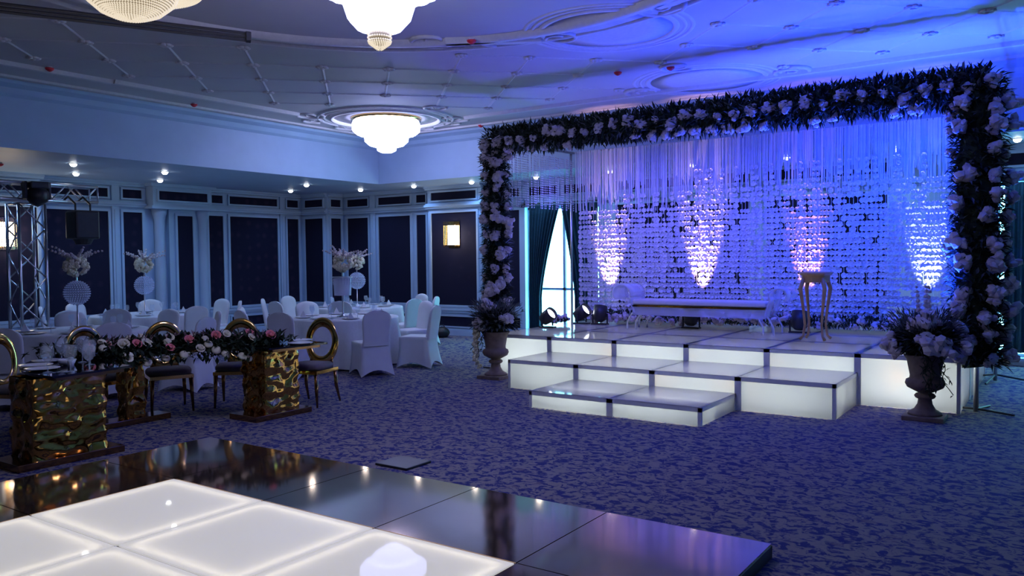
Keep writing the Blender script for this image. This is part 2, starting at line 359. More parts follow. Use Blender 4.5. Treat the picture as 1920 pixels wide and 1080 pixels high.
# back wall bays (x ranges)
for a, b in ((-14.45, -13.76), (-13.42, -12.43), (-12.24, -11.96), (-10.15, -9.42), (-7.2, -4.6), (-4.3, -2.4), (1.5, 4.5)): bay(wall_back, 'y', YB, a, b)
pilaster(wall_back, 'y', YB, -13.67, -13.52)
rails(wall_back, 'y', YB, CCX, -11.72); rails(wall_back, 'y', YB, -10.25, W1[0] - 0.06); rails(wall_back, 'y', YB, W1[1] + .06, W2[0] - 0.06)
base('baseboard_back', 'y', YB, CCX, -11.72); base('baseboard_back', 'y', YB, -10.25, W1[0]); base('baseboard_back', 'y', YB, W1[1], W2[0])
PY = YB - 0.24
MB().box(-11.72, -10.24, PY, YB, 0, SOF).build('pier', 'paint', wall_back)
bay(wall_back, 'y', PY, -11.60, -10.36); rails(wall_back, 'y', PY, -11.75, -10.21); base('baseboard_back', 'y', PY, -11.74, -10.22)
for w in (W1, W2):
    framed_panel(wall_back, 'y', YB, w[0] + 0.1, (w[0] + w[1]) / 2 - 0.08, 2.94, 3.11, 0.035, 'frieze_panel'); framed_panel(wall_back, 'y', YB, (w[0] + w[1]) / 2 + 0.08, w[1] - 0.1, 2.94, 3.11, 0.035, 'frieze_panel')
    m = MB(); m.box(w[0] - .1, w[0], YB - .05, YB, 0, w[3] + .1); m.box(w[1], w[1] + .1, YB - .05, YB, 0, w[3] + .1); m.box(w[0] - .1, w[1] + .1, YB - .05, YB, w[3], w[3] + .1)
    m.box(w[0] - .1, w[1] + .1, YB - .09, YB, w[2] - .04, w[2])
    m.build('window_casing', 'paint', wall_back)
# windows
for i, w in enumerate((W1, W2)):
    fr = MB(); t = 0.05; yy0, yy1 = YB + .08, YB + .14
    fr.box(w[0], w[0] + t, yy0, yy1, w[2], w[3]); fr.box(w[1] - t, w[1], yy0, yy1, w[2], w[3]); fr.box(w[0], w[1], yy0, yy1, w[2], w[2] + t); fr.box(w[0], w[1], yy0, yy1, w[3] - t, w[3])
    mid = (w[0] + w[1]) / 2; fr.box(mid - .03, mid + .03, yy0, yy1, w[2], w[3]); fr.box(w[0], w[1], yy0, yy1, 1.0, 1.05)
    o = struct(fr.build('window_%d' % (i + 1), 'paint'))
    for x0, x1 in ((w[0] + t, mid - .03), (mid + .03, w[1] - t)):
        for z0, z1 in ((w[2] + t, 1.0), (1.05, w[3] - t)):
            MB().box(x0, x1, yy0 + .025, yy0 + .031, z0, z1).build('pane', 'pane', o)

# ------------------------------------------------------------------ ceiling relief
def ring(c, r, w, h, n=64, z=CEI):
    return MB().lathe([(r - w / 2, -0.001), (r - w / 4, -h), (r + w / 4, -h), (r + w / 2, -0.001)], n, (c[0], c[1], z), None, False, False)
def ring_part(name, c, r, w, h, mat='plaster'):
    return ring(c, r, w, h).build(name, mat, ceiling, True)
BC = (-4.43, 4.36)
for r, w, h in ((3.08, 0.17, 0.06), (3.42, 0.07, 0.03)): ring_part('ceiling_ring', BC, r, w, h)
MED = ((-9.77, 10.4, 0.93), (-4.12, 7.85, 0.72), (-4.2, 10.9, 0.80))
for x, y, r in MED:
    hh = 1.0 if r > .9 else .4
    ring_part('medallion_ring', (x, y), r, 0.07, 0.05 * hh); ring_part('medallion_ring', (x, y), r * 1.13, 0.04, 0.03 * hh); ring_part('medallion_ring', (x, y), r * 1.24, 0.05, 0.03 * hh)
    MB().lathe([(r * 0.95, -0.002), (r * 0.6, -0.008), (r * 0.25, -0.015), (0.0, -0.02)], 48, (x, y, CEI)).build('medallion_dish', 'plaster', ceiling, True)
def mould(x0, y0, x1, y1, w=0.12, h=0.05, name='ceiling_moulding'):
    d = Vector((x1 - x0, y1 - y0, 0)); n = Vector((-d.y, d.x, 0)).normalized() * w / 2
    a, b = Vector((x0, y0, CEI)), Vector((x1, y1, CEI)); lo = Vector((0, 0, -h))
    return MB().add([a - n, a + n, b + n, b - n, a - n * .6 + lo, a + n * .6 + lo, b + n * .6 + lo, b - n * .6 + lo],
                    [(0, 1, 5, 4), (1, 2, 6, 5), (2, 3, 7, 6), (3, 0, 4, 7), (4, 5, 6, 7)]).build(name, 'plaster', ceiling)
mould(-10.62, -5.5, -10.62, 6.0); mould(-10.58, 6.0, -10.58, 9.15); mould(-8.6, 11.12, -0.5, 11.12); mould(-0.5, 11.12, 5.5, 11.12)
mould(-11.35, -5.5, -11.35, 11.9, 0.05, 0.03); mould(-11.35, 11.88, 5.5, 11.88, 0.05, 0.03)
mould(-5.75, 7.1, -4.85, 7.66, 0.16, 0.06); mould(-3.3, 7.3, -2.3, 7.0, 0.16, 0.06)
# curled plaster scrolls beside the medallion and the moulding ends
def scroll(cx, cy, s, rot, turns=1.6):
    pts = []
    for i in range(26):
        t = i / 25; a = rot + t * turns * 2 * math.pi; r = s * (1 - 0.85 * t); pts.append((cx + r * math.cos(a), cy + r * math.sin(a), CEI - 0.01))
    return MB().tube(pts, [0.035 * s / 0.3 * (1 - .5 * i / 25) for i in range(26)], 6).build('plaster_scroll', 'plaster', ceiling, True)
for x, y, s, r in ((-10.55, 9.35, .28, 0), (-10.85, 9.75, .24, 2), (-8.85, 11.1, .28, 1), (-9.2, 11.45, .24, 4), (-10.9, 10.6, .3, 1.5), (-9.9, 11.55, .3, 3), (-8.45, 10.1, .22, 0.5), (-5.9, 7.0, .28, .7), (-4.7, 7.75, .28, 3.6), (-5.3, 7.45, .22, 2.2), (-3.35, 7.4, .28, 0), (-2.2, 6.95, .28, 3), (-2.7, 7.25, .22, 1), (-5.2, 11.0, .3, 2), (-3.1, 11.0, .3, 5), (-4.2, 9.85, .24, 1)):
    scroll(x, y, s, r)
# diagonal lattice of thin ribs with rosettes at the crossings
L = 0.59; ox, oy = -3.08, 8.33
def lattice_ok(x, y):
    if not (-10.4 < x < 5.2 and -3.0 < y < 11.0): return False
    if (x - BC[0]) ** 2 + (y - BC[1]) ** 2 < 3.55 ** 2: return False
    for mx_, my_, mr in MED:
        if (x - mx_) ** 2 + (y - my_) ** 2 < (mr * 1.35) ** 2: return False
    return True
def rib_line(x, y, dx, dy):
    m = MB(); n = 0
    for k in range(-40, 41):
        ax, ay = x + dx * L * k, y + dy * L * k; bx, by = ax + dx * L, ay + dy * L
        if lattice_ok(ax, ay) and lattice_ok(bx, by) and max(ay, by) > 2.5 and min(ax, bx) < 1.5:
            nn = Vector((-dy, dx, 0)).normalized() * 0.02
            a = Vector((ax, ay, CEI)); b = Vector((bx, by, CEI)); lo = Vector((0, 0, -0.010)); o = len(m.v)
            m.add([a - nn, a + nn, b + nn, b - nn, a + lo, b + lo], [(0, 4, 5, 3), (1, 2, 5, 4)]); n += 1
    if n: m.build('lattice_rib', 'plaster', ceiling)
for k in range(-16, 17): rib_line(ox + 2 * L * k, oy, 1, 1); rib_line(ox + 2 * L * k, oy, -1, 1)
ros = MB()
for k in range(6):
    a = k * math.pi / 3; ros.ico((0.05 * math.cos(a), 0.05 * math.sin(a), -0.012), 0.038, 0, 0, 1, 0.5)
ros.ico((0, 0, -0.022), 0.03, 0, 0, 1, 0.7); ros_me = ros.mesh('ceiling_rosette', 'plaster', True); cnt = 0
for i in range(-30, 31):
    for j in range(-30, 31):
        if (i + j) % 2: continue
        x, y = ox + i * L, oy + j * L
        if lattice_ok(x, y) and y > 3.5 and x < 0.6 and cnt < 240: inst('ceiling_rosette', ros_me, ceiling, (x, y, CEI)); cnt += 1

# ------------------------------------------------------------------ ceiling fittings
dl = [(-13.15, 6.76), (-14.53, 7.51), (-13.15, 8.35), (-14.53, 9.12), (-13.19, 11.60), (-14.55, 12.33), (-13.20, 13.18), (-11.70, 13.28), (-10.20, 13.37), (-8.62, 13.38), (-0.63, 13.35),
      (-13.15, 5.1), (-7.0, 13.38), (-5.4, 13.38), (-3.8, 13.38), (-2.2, 13.38)]
dring = MB().lathe([(0.045, -0.004), (0.06, -0.012), (0.072, -0.008), (0.075, 0.0)], 20, (0, 0, 0), None, False, False).mesh('trim_ring', 'porcelain', True)
dlens = MB().lathe([(0.0, -0.055), (0.03, -0.048), (0.048, -0.028), (0.055, -0.004)], 16, (0, 0, 0), None, False, False).mesh('lens', 'downlens', True)
for i, (x, y) in enumerate(dl):
    where = 'of the outer row along the left wall soffit' if x < -14 else ('of the inner row along the left wall soffit' if x < -13.1 and y < 13 else 'in the single row over the back wall')
    t = thing('downlight', 'small round white recessed downlight ' + where, 'downlight', (x, y, SOF), 0, 'recessed downlights ' + where)
    inst('trim_ring', dring, t); inst('lens', dlens, t)
    spot('downlight_beam', (x, y, SOF - 0.07), (x, y, 0), 24, (0.22, 0.46, 1.0), 140, 0.8, 0.04)
spk = MB().lathe([(0.0, -0.07), (0.02, -0.065), (0.05, -0.045), (0.06, -0.02)], 12, (0, 0, 0)).mesh('cap', 'red', True)
spb = MB().lathe([(0.03, -0.02), (0.035, 0.0)], 12).mesh('collar', 'porcelain', True)
for x, y, z, lb in ((-5.37, 7.07, CEI - .06, 'red sprinkler cap above the short diagonal plaster moulding'), (-4.9, 9.6, CEI - .01, 'large red sprinkler cap over the middle of the flower arch'), (-4.25, 9.8, CEI, 'small red sprinkler cap over the flower arch among the rosettes'),
                (-8.85, 11.9, CEI, 'red sprinkler cap beside the left end of the flower arch'), (-11.15, 7.6, CEI, 'red sprinkler cap under the long ceiling moulding near the fascia'), (-10.48, 5.13, CEI, 'red sprinkler cap on the long straight ceiling moulding'), (-13.9, 6.0, SOF, 'red sprinkler cap on the soffit over the truss')):
    t = thing('sprinkler', lb, 'sprinkler', (x, y, z)); inst('cap', spk, t, sc=0.9); inst('collar', spb, t)

def scallop(n, amp):
    return lambda a, r, z: 1 - amp * (1 - abs(math.cos(a * n / 2)))
def chandelier_far():
    t = thing('chandelier', 'glowing three-tiered crystal ceiling lamp with scalloped rim in a round medallion', 'chandelier', (-9.77, 10.4, 3.5))
    MB().lathe([(0.60, 0.55), (0.62, 0.60)], 48).build('mount_ring', 'gold', t, True)
    MB().lathe([(0.30, 0.27), (0.50, 0.31), (0.585, 0.38), (0.59, 0.48), (0.56, 0.56)], 72, (0, 0, 0), scallop(22, 0.09)).build('upper_tier', 'crystal', t, True)
    MB().lathe([(0.16, 0.09), (0.30, 0.13), (0.375, 0.20), (0.38, 0.27)], 60, (0, 0, 0), scallop(18, 0.07)).build('middle_tier', 'crystal', t, True)
    MB().lathe([(0.0, 0.0), (0.10, 0.01), (0.165, 0.045), (0.17, 0.12)], 40, (0, 0, 0), scallop(14, 0.05)).build('lower_tier', 'crystal', t, True)
chandelier_far()
def bead_shell(m, prof, n, size):
    for i, (r, z) in enumerate(prof):
        k = max(1, int(2 * math.pi * r / (size * 1.9)))
        for j in range(k):
            a = 2 * math.pi * (j + 0.5 * (i % 2)) / k; x, y = r * math.cos(a), r * math.sin(a); s = size
            m.add([(x + s, y, z), (x - s, y, z), (x, y + s, z), (x, y - s, z), (x, y, z + s), (x, y, z - s)], [(0, 2, 4), (2, 1, 4), (1, 3, 4), (3, 0, 4), (2, 0, 5), (1, 2, 5), (3, 1, 5), (0, 3, 5)])
def lerp_prof(p, n):
    out = []
    for i in range(n + 1):
        t = i / n * (len(p) - 1); k = min(int(t), len(p) - 2); u = t - k
        out.append((p[k][0] + (p[k + 1][0] - p[k][0]) * u, p[k][1] + (p[k + 1][1] - p[k][1]) * u))
    return out
def chandelier_near():
    t = thing('chandelier', 'big blown-out white crystal chandelier with small bead drop at its foot', 'chandelier', (-4.30, 4.52, 3.24))
    p = [(0.02, 0.0), (0.06, 0.03), (0.085, 0.05), (0.09, 0.14)]; q = lerp_prof(p, 10); m = MB(); bead_shell(m, q, 0, 0.009); m.build('bead_drop', 'bead', t)['kind'] = 'stuff'
    MB().lathe([(0.0, 0.02), (0.05, 0.04), (0.075, 0.06), (0.08, 0.14)], 20).build('drop_core', M['beadcore'], t, True)
    MB().lathe([(0.08, 0.12), (0.17, 0.15), (0.235, 0.22), (0.28, 0.36), (0.30, 0.42)], 48, (0, 0, 0), scallop(16, 0.04)).build('lower_tier', 'crystal', t, True)
    MB().lathe([(0.30, 0.40), (0.46, 0.43), (0.54, 0.50), (0.56, 0.62), (0.50, 0.72)], 60, (0, 0, 0), scallop(22, 0.05)).build('upper_tier', 'crystal', t, True)
    MB().lathe([(0.34, 0.72), (0.36, 0.86)], 32).build('mount_ring', 'gold', t, True)
def chandelier_dome():
    t = thing('chandelier', 'warm beaded crystal bowl chandelier hanging over the lighting track', 'chandelier', (-5.06, 3.0, 3.24))
    p = [(0.02, 0.0), (0.10, 0.012), (0.19, 0.05), (0.27, 0.12), (0.31, 0.22)]
    m = MB(); bead_shell(m, lerp_prof(p, 24), 0, 0.0085); m.build('beaded_bowl', 'bead', t)['kind'] = 'stuff'
    MB().lathe([(0.0, 0.012), (0.09, 0.022), (0.18, 0.06), (0.26, 0.13), (0.30, 0.22)], 36).build('bowl_core', M['beadcore'], t, True)
    m = MB(); bead_shell(m, lerp_prof([(0.31, 0.20), (0.44, 0.20), (0.50, 0.26), (0.53, 0.36)], 24), 0, 0.0085); m.build('beaded_rim', 'bead', t)['kind'] = 'stuff'
    MB().lathe([(0.30, 0.205), (0.43, 0.21), (0.49, 0.27), (0.52, 0.36), (0.40, 0.5)], 36).build('rim_core', M['beadcore'], t, True)
    MB().lathe([(0.3, 0.5), (0.32, 0.86)], 32).build('mount_ring', 'gold', t, True)
chandelier_near(); chandelier_dome()

# lighting track under the ceiling
t = thing('lighting_track', 'long dark triple lighting track hung below the ceiling beside the chandeliers', 'lighting track', (-6.4, 4.1, 3.62))
a, b = Vector((-7.05, 2.75, 3.66)), Vector((-5.95, 4.62, 3.62))
for k, dz in enumerate((-0.03, 0.0, 0.03)): MB().tube([a - t.location + Vector((0, 0, dz)), b - t.location + Vector((0, 0, dz))], 0.014, 6).build('rail', 'dark', t)
dd = (b - a).normalized(); MB().tube([b - t.location - dd * .03, b - t.location + dd * .01], 0.05, 8).build('end_cap', 'dark', t)
for u in (0.1, 0.58): p = a.lerp(b, u) - t.location; MB().tube([p, (p.x, p.y, CEI - t.location.z)], 0.012, 6).build('hanger', 'dark', t)

# ------------------------------------------------------------------ truss, moving head, speaker
def truss(name, label, loc, d, up, length, w, group=None):
    t = thing(name, label, 'truss', loc); d = Vector(d); up = Vector(up); s = d.cross(up); h = w / 2
    cs = [(u * up + v * s) for u, v in ((h, h), (h, -h), (-h, -h), (-h, h))]
    for c in cs: MB().tube([c, c + d * length], 0.024, 8).build('chord', 'alu', t, True)
    n = max(2, int(length / w / 0.9))
    for k in range(4):
        a, b = cs[k], cs[(k + 1) % 4]
        for i in range(n):
            p, q = (a, b) if i % 2 == 0 else (b, a); l0, l1 = length * i / n, length * (i + 1) / n
            MB().tube([p + d * l0, q + d * l1], 0.011, 6).build('brace', 'alu', t, True)
        for l in (0.0, length): MB().tube([a + d * l, b + d * l], 0.014, 6).build('end_bar', 'alu', t, True)
    return t
truss('truss_tower', 'upright aluminium lattice truss tower beside the glowing left wall sconce', (-12.5, 5.72, 0.0), (0, 0, 1), (0, 1, 0), 2.52, 0.36)
truss('truss_beam', 'horizontal aluminium lattice truss lying across the tower top', (-12.5, 4.6, 2.70), (0, 1, 0), (0, 0, 1), 2.12, 0.24)
t = thing('moving_light', 'dark moving-head stage light clamped where the truss beam meets its tower', 'stage light', (-12.16, 5.72, 2.62))
MB().box(-.2, .12, -.13, .13, .10, .2).build('base', 'black', t, bevel=.02); MB().ico((0.02, 0, 0), 0.15, .1, 2, 2).build('head', 'black', t, True)
for s in (-1, 1): MB().box(-.05, .05, s * .16 - .02, s * .16 + .02, -.05, .2).build('yoke', 'black', t, bevel=.01)
t = thing('hanging_speaker', 'black loudspeaker hung by hooks under the truss beam', 'speaker', (-12.1, 6.33, 1.93))
MB().box(-.16, .16, -.18, .18, .08, .5).build('cabinet', 'black', t, bevel=.03); MB().lathe([(0.1, 0), (0.14, 0.08)], 16).build('horn', 'black', t)
for y in (-.1, .12): MB().tube([(-.35, y, .66), (-.2, y, .72), (0, y, .6), (0, y, .5)], .015, 6).build('hook', 'black', t)

# ------------------------------------------------------------------ wall sconces
def sconce(loc, rz, label):
    t = thing('wall_sconce', label, 'wall lamp', loc, rz)
    bp_ = MB().box(-.15, .15, -.02, 0, -.28, .28).build('backplate', 'gold', t)
    MB().lathe([(0.09, -.22), (0.10, -.1), (0.10, .12), (0.09, .2)], 16, (0, -.09, 0)).build('lamp_tube', 'sconce', t, True)
    m = MB()
    for i in range(9): m.box(-.14 + i * .0345, -.13 + i * .0345, -.205, -.2, -.27, .27)
    for i in range(15): m.box(-.145, .145, -.206, -.2, -.27 + i * .0385, -.264 + i * .0385)
    m.build('metal_grille', 'gold', bp_)
    return t
sconce((-10.96, PY - .012, 2.18), 0, 'glowing gold grille wall lamp on the back wall pier beside the flower arch')
sconce((XL + .252, 6.62, 2.18), math.radians(90), 'glowing gold grille wall lamp on the left wall pier behind the truss tower')
point('sconce_lamp', (-10.96, PY - .35, 2.12), 7, (1.0, 0.85, 0.65), .08); point('sconce_lamp', (XL + .6, 6.62, 2.12), 7, (1.0, 0.85, 0.65), .08)

# ------------------------------------------------------------------ curtains
def curtain(label, y, left, right, z0, z1, folds):
    def fn(u, v):
        z = z0 + (z1 - z0) * v; x = left(v) + (right(v) - left(v)) * u; w = abs(right(v) - left(v))
        return (x, y - 0.05 - 0.035 * math.sin(u * folds * 2 * math.pi) - 0.01 * math.sin(u * folds * 4.7 + v * 3), z)
    m = MB().grid(fn, folds * 8, 14); o = m.build('curtain', 'curtain', None, True)
    s = o.modifiers.new('thickness', 'SOLIDIFY'); s.thickness = 0.006
    return tag(o, label, 'curtain')
tie = lambda v, a, b: a + (b - a) * (min(1, max(0, (v - .28) / .72)) ** 1.35)
c1 = curtain('dark teal pleated curtain tied back at the bright window, side by the arch', YB - .05, lambda v: -9.12 if v > .4 else -9.12, lambda v: tie(v, -8.86, -8.40), .14, 2.72, 9)
c2 = curtain('dark teal pleated curtain tied back at the bright window, side by the flower curtain', YB - .05, lambda v: tie(v, -8.06, -8.38), lambda v: -7.55, .14, 2.72, 8)
c3 = curtain('tall dark blue pleated curtain at the window beyond the tall flower column', YB - .05, lambda v: -0.80, lambda v: -0.05, .2, 2.68, 8)
for x0, x1, lb in ((-9.3, -7.5, 'thin dark curtain rod over the window beside the arch'), (-.95, 1.2, 'thin dark curtain rod over the window beyond the flower column')):
    t = tag(MB().tube([(x0, YB - .1, 2.76), (x1, YB - .1, 2.76)], .015, 8).build('curtain_rod', 'dark'), lb, 'curtain rod')

# ------------------------------------------------------------------ dance floor
DX0, DX1, DY0, DY1, DZ = -6.37, -1.33, -0.62, 4.42, 0.08
df = thing('dance_floor', 'raised dance floor of white lit panels bordered by mirror-gold boards', 'dance floor', ((DX0 + DX1) / 2, 1.9, 0))
lx, ly = df.location.x, df.location.y
MB().box(DX0 - lx, DX1 - lx, DY0 - ly, DY1 - ly, 0.0, 0.022).build('base_board', 'dark', df)
m = MB()
m.box(DX0 - lx, DX1 - lx, DY1 - .02 - ly, DY1 - ly, 0.022, DZ - .012); m.box(DX0 - lx, DX1 - lx, DY0 - ly, DY0 + .02 - ly, 0.022, DZ - .012)
m.box(DX0 - lx, DX0 + .02 - lx, DY0 - ly, DY1 - ly, 0.022, DZ - .012); m.box(DX1 - .02 - lx, DX1 - lx, DY0 - ly, DY1 - ly, 0.022, DZ - .012)
m.build('edge_board', 'dark', df)
g = 0.004; ex = [DX0, -5.37, -4.37, -3.36, -2.35, DX1]; ey = [DY0, 0.40, 1.41, 2.42, 3.42, DY1]
for i in range(5):
    for j in range(5):
        x0, x1, y0, y1 = ex[i] + g - lx, ex[i + 1] - g - lx, ey[j] + g - ly, ey[j + 1] - g - ly
        if 1 <= i <= 3 and 1 <= j <= 3:
            tile = MB().box(x0 + .004, x1 - .004, y0 + .004, y1 - .004, DZ - .008, DZ).build('led_tile', 'led', df)
            m = MB(); w = .018; m.box(x0 - g, x0 + w, y0, y1, .022, DZ - .010); m.box(x1 - w, x1 + g, y0, y1, .022, DZ - .010); m.box(x0, x1, y0 - g, y0 + w, .022, DZ - .010); m.box(x0, x1, y1 - w, y1 + g, .022, DZ - .010)
            m.build('tile_frame', 'porcelain', tile)
            if j >= 2:
                c = (1.0, 0.92, 0.72); cx, cy = (x0 + x1) / 2 + lx, (y0 + y1) / 2 + ly
                for dx, dy in ((1, 0), (-1, 0), (0, 1), (0, -1)):
                    area('led_strip_lamp', (cx + dx * .45, cy + dy * .45, .028), (-dx * .8, -dy * .8, .6), .86, .03, 0.42, c)
        else:
            MB().box(x0, x1, y0, y1, DZ - .012, DZ).build('mirror_board', 'mirror_gold', df)
t = tag(MB().box(-.17, .17, -.15, .15, 0, .02).build('floor_box', 'dark', bevel=.006), 'flat dark metal floor box on the carpet at the dance floor edge', 'floor box'); t.location = (-4.44, 4.86, 0)

# ------------------------------------------------------------------ stage
def riser(label, x0, y0, h, group, front=True, right=False, left=False, back=False, lamp=3.0, bulb=None, bulb_e=1.6):
    t = thing('stage_riser', label, 'stage platform', (x0 + .5, y0 + .5, 0), 0, group)
    T, ph = 0.035, 0.045; m = MB()
    for sx in (-1, 1):
        for sy in (-1, 1): m.box(sx * .5 - (T if sx > 0 else 0), sx * .5 + (T if sx < 0 else 0), sy * .5 - (T if sy > 0 else 0), sy * .5 + (T if sy < 0 else 0), 0, h - ph)
    m.box(-.5, .5, -.5, -.5 + T, h - ph, h - .006); m.box(-.5, .5, .5 - T, .5, h - ph, h - .006); m.box(-.5, -.5 + T, -.5, .5, h - ph, h - .006); m.box(.5 - T, .5, -.5, .5, h - ph, h - .006)
    m.build('frame', 'frame', t)
    MB().box(-.497, .497, -.497, .497, h - .006, h).build('top_panel', 'acrylic_top', t)
    if front: MB().box(-.5 + T, .5 - T, -.494, -.488, .004, h - ph).build('front_panel', 'acrylic', t)
    if right: MB().box(.488, .494, -.5 + T, .5 - T, .004, h - ph).build('side_panel', 'acrylic', t)
    if left: MB().box(-.494, -.488, -.5 + T, .5 - T, .004, h - ph).build('side_panel', 'acrylic', t)
    if not lamp: area('riser_lamp_and_fill', (x0 + .5, y0 + .5, .03), (0, 0, 1), .7, .7, 4.5, (0.85, 0.88, 1.0))  # upward light added to brighten the rear deck top, no fixture inside
    if lamp: area('riser_lamp_and_fill', (x0 + .5, y0 + .42, h * .45), (0, -1, .25), .8, .05, lamp * 3.2, (0.95, 1.0, 0.93)); area('riser_lamp_and_fill', (x0 + .5, y0 + .5, .03), (0, 0, 1), .7, .7, lamp * 1.7, (0.9, 0.95, 1.0))  # tube behind the front panel, plus an upward light added for the top
    for bx, bz in (bulb or []): point('warm_bulb', (x0 + bx, y0 + .075, bz), bulb_e, (1.0, 0.55, 0.22), .012)
    return t
g1, g2, g3 = 'risers of the lowest step', 'risers of the middle step', 'risers of the stage deck'
l1, l2 = 'low frosted white lit platform module of the lowest stage step', 'frosted white lit platform module of the wide middle stage step'
ORD = ('first', 'second', 'third', 'fourth', 'fifth', 'sixth'); FROM = ' platform module from the urn with the trailing cascade'
for i in range(2): riser('low lit lowest-step' + FROM.replace(' platform', ', ' + ORD[i] + ' platform'), -4.94 + i, 7.48, .187, g1, True, i == 1, i == 0, lamp=2.6)
for i in range(4): riser('lit middle-step' + FROM.replace(' platform', ', ' + ORD[i] + ' platform'), -5.92 + i, 8.48, .365, g2, True, i == 3, i == 0, lamp=(2.4, 3.4, 3.6, 2.4)[i], bulb={2: [(.07, .30), (.93, .27)]}.get(i))
for i in range(6):
    for j in range(3):
        edge = j == 0; lb = ('front row lit platform module of the stage deck behind the steps' if edge else 'rear platform module of the stage deck under the settee and flowers')
        lb = ('front', 'middle', 'back')[j] + '-row stage deck' + FROM.replace(' platform', ', ' + ORD[i] + ' platform')
        if i == 5 and edge: lb = 'lit platform module at the stage corner behind the stone urn'
        if i == 0 and edge: lb = 'lit platform module at the stage corner by the urn with white trailing flowers'
        riser(lb, -6.92 + i, 9.48 + j, STZ, g3, edge, i == 5, i == 0, lamp=(5.0, 3.6, 5.2, 4.4, 3.6, 4.6)[i] if edge else 0, bulb={1: [(.9, .42)], 3: [(.1, .43)], 4: [(.14, .42)], 5: [(.42, .34)]}.get(i) if edge else None)

# ------------------------------------------------------------------ banquet tables, cloths, chairs
def lerp(t, pts):
    for (a, va), (b, vb) in zip(pts, pts[1:]):
        if t <= b: u = (t - a) / (b - a) if b > a else 0; u = max(0, u); return va + (vb - va) * u
    return pts[-1][1]
def chair_cover_meshes():
    back = MB(); n = 20; zs = [.43, .50, .60, .70, .78, .84, .885, .915, .935, .945]
    ws = [.205, .195, .20, .21, .215, .212, .19, .145, .085, .02]; ts = [.05, .045, .04, .036, .034, .032, .03, .027, .022, .008]
    vs_ = []
    for z, w, t in zip(zs, ws, ts):
        cx = -.20 - (z - .43) * .17
        for k in range(n):
            a = 2 * math.pi * k / n; c, s = math.cos(a), math.sin(a)
            vs_.append((cx + t * math.copysign(abs(c) ** .6, c) - .02 * (s * s), w * math.copysign(abs(s) ** .7, s), z))
    fs_ = [(i * n + k, i * n + (k + 1) % n, (i + 1) * n + (k + 1) % n, (i + 1) * n + k) for i in range(len(zs) - 1) for k in range(n)]
    fs_.append(tuple((len(zs) - 1) * n + k for k in range(n))); back.add(vs_, fs_)
    sk = MB(); per = 32; rows = [(.475, .80, 0), (.478, .92, 0), (.465, 1.0, 0), (.42, 1.0, 0), (.30, 1.0, .25), (.15, 1.06, .6), (0.0, 1.16, 1.0)]; vs_ = []
    for z, k, arch in rows:
        for i in range(per):
            t = i / per * 4; side = int(t); u = t - side
            x, y = ((1, -1 + 2 * u), (1 - 2 * u, 1), (-1, 1 - 2 * u), (-1 + 2 * u, -1))[side]
            mid = 1 - abs(2 * u - 1) ** 2.0
            kk = 1 + (k - 1) * (1 - mid * .9) if arch else k
            zz = z + arch * .085 * mid
            vs_.append((.01 + x * .225 * kk - (.05 if x < -.9 else 0) * (1 - z / .5), y * .215 * kk, zz))
    nr = len(rows); fs_ = [(j * per + i, (j + 1) * per + i, (j + 1) * per + (i + 1) % per, j * per + (i + 1) % per) for j in range(nr - 1) for i in range(per)]
    fs_.append(tuple(range(per))); sk.add(vs_, fs_)
    leg = MB(); leg.tube([(0, 0, 0.0), (0, 0, .42)], .012, 6)
    return back.mesh('backrest_cover', 'white_cloth', True), sk.mesh('seat_cover', 'white_cloth', True), leg.mesh('leg', 'dark')
CB, CS, CL = chair_cover_meshes()
def banquet_chair(x, y, tx, ty, label, group, dz=0):
    t = thing('banquet_chair', label, 'chair', (x, y, 0), math.atan2(ty - y, tx - x), group)
    inst('backrest_cover', CB, t); inst('seat_cover', CS, t)
    return t
def tablecloth_mesh(seed, r=.88):
    rr = random.Random(seed); ph = [rr.uniform(0, 6.28) for _ in range(4)]
    def fold(a): return .5 * math.cos(11 * a + ph[0]) + .3 * math.cos(17 * a + ph[1]) + .2 * math.cos(7 * a + ph[2])
    def scal(a, q, z):
        k = max(0, (.74 - z) / .72); return 1 + .12 * k ** .7 * fold(a) + .03 * k
    return MB().lathe([(r * 1.0, .03), (r * 1.0, .2), (r, .45), (r, .65), (r * .998, .735), (r * .985, .752), (r * .8, .757), (0.0, .757)], 128, (0, 0, 0), scal, False, False).mesh('tablecloth', 'tablecloth', True)
ttop = MB().lathe([(.82, .70), (.83, .735)], 40).mesh('tabletop', 'wood'); tleg = MB().tube([(0, 0, 0), (0, 0, .70)], .025, 8).mesh('leg', 'dark')
plate_me = MB().lathe([(0.0, .004), (.07, .004), (.11, .012), (.135, .018), (.133, .014), (.1, .004), (.07, 0), (0, 0)], 24).mesh('plate', 'porcelain', True)
def glass_me():
    return MB().lathe([(.032, 0), (.03, .004), (.006, .01), (.005, .07), (.02, .085), (.038, .12), (.04, .15), (.033, .185)], 14, (0, 0, 0), None, True, False).mesh('wine_glass', 'glass', True)
GL = glass_me()
cut_me = MB().box(-.1, .1, -.008, .008, 0, .003).mesh('cutlery', 'alu')
nap_me = MB().add([(-.05, -.05, 0), (.05, -.05, 0), (.05, .05, 0), (-.05, .05, 0), (0, 0, .11)], [(0, 3, 2, 1), (0, 1, 4), (1, 2, 4), (2, 3, 4), (3, 0, 4)]).mesh('folded_napkin', 'tablecloth')
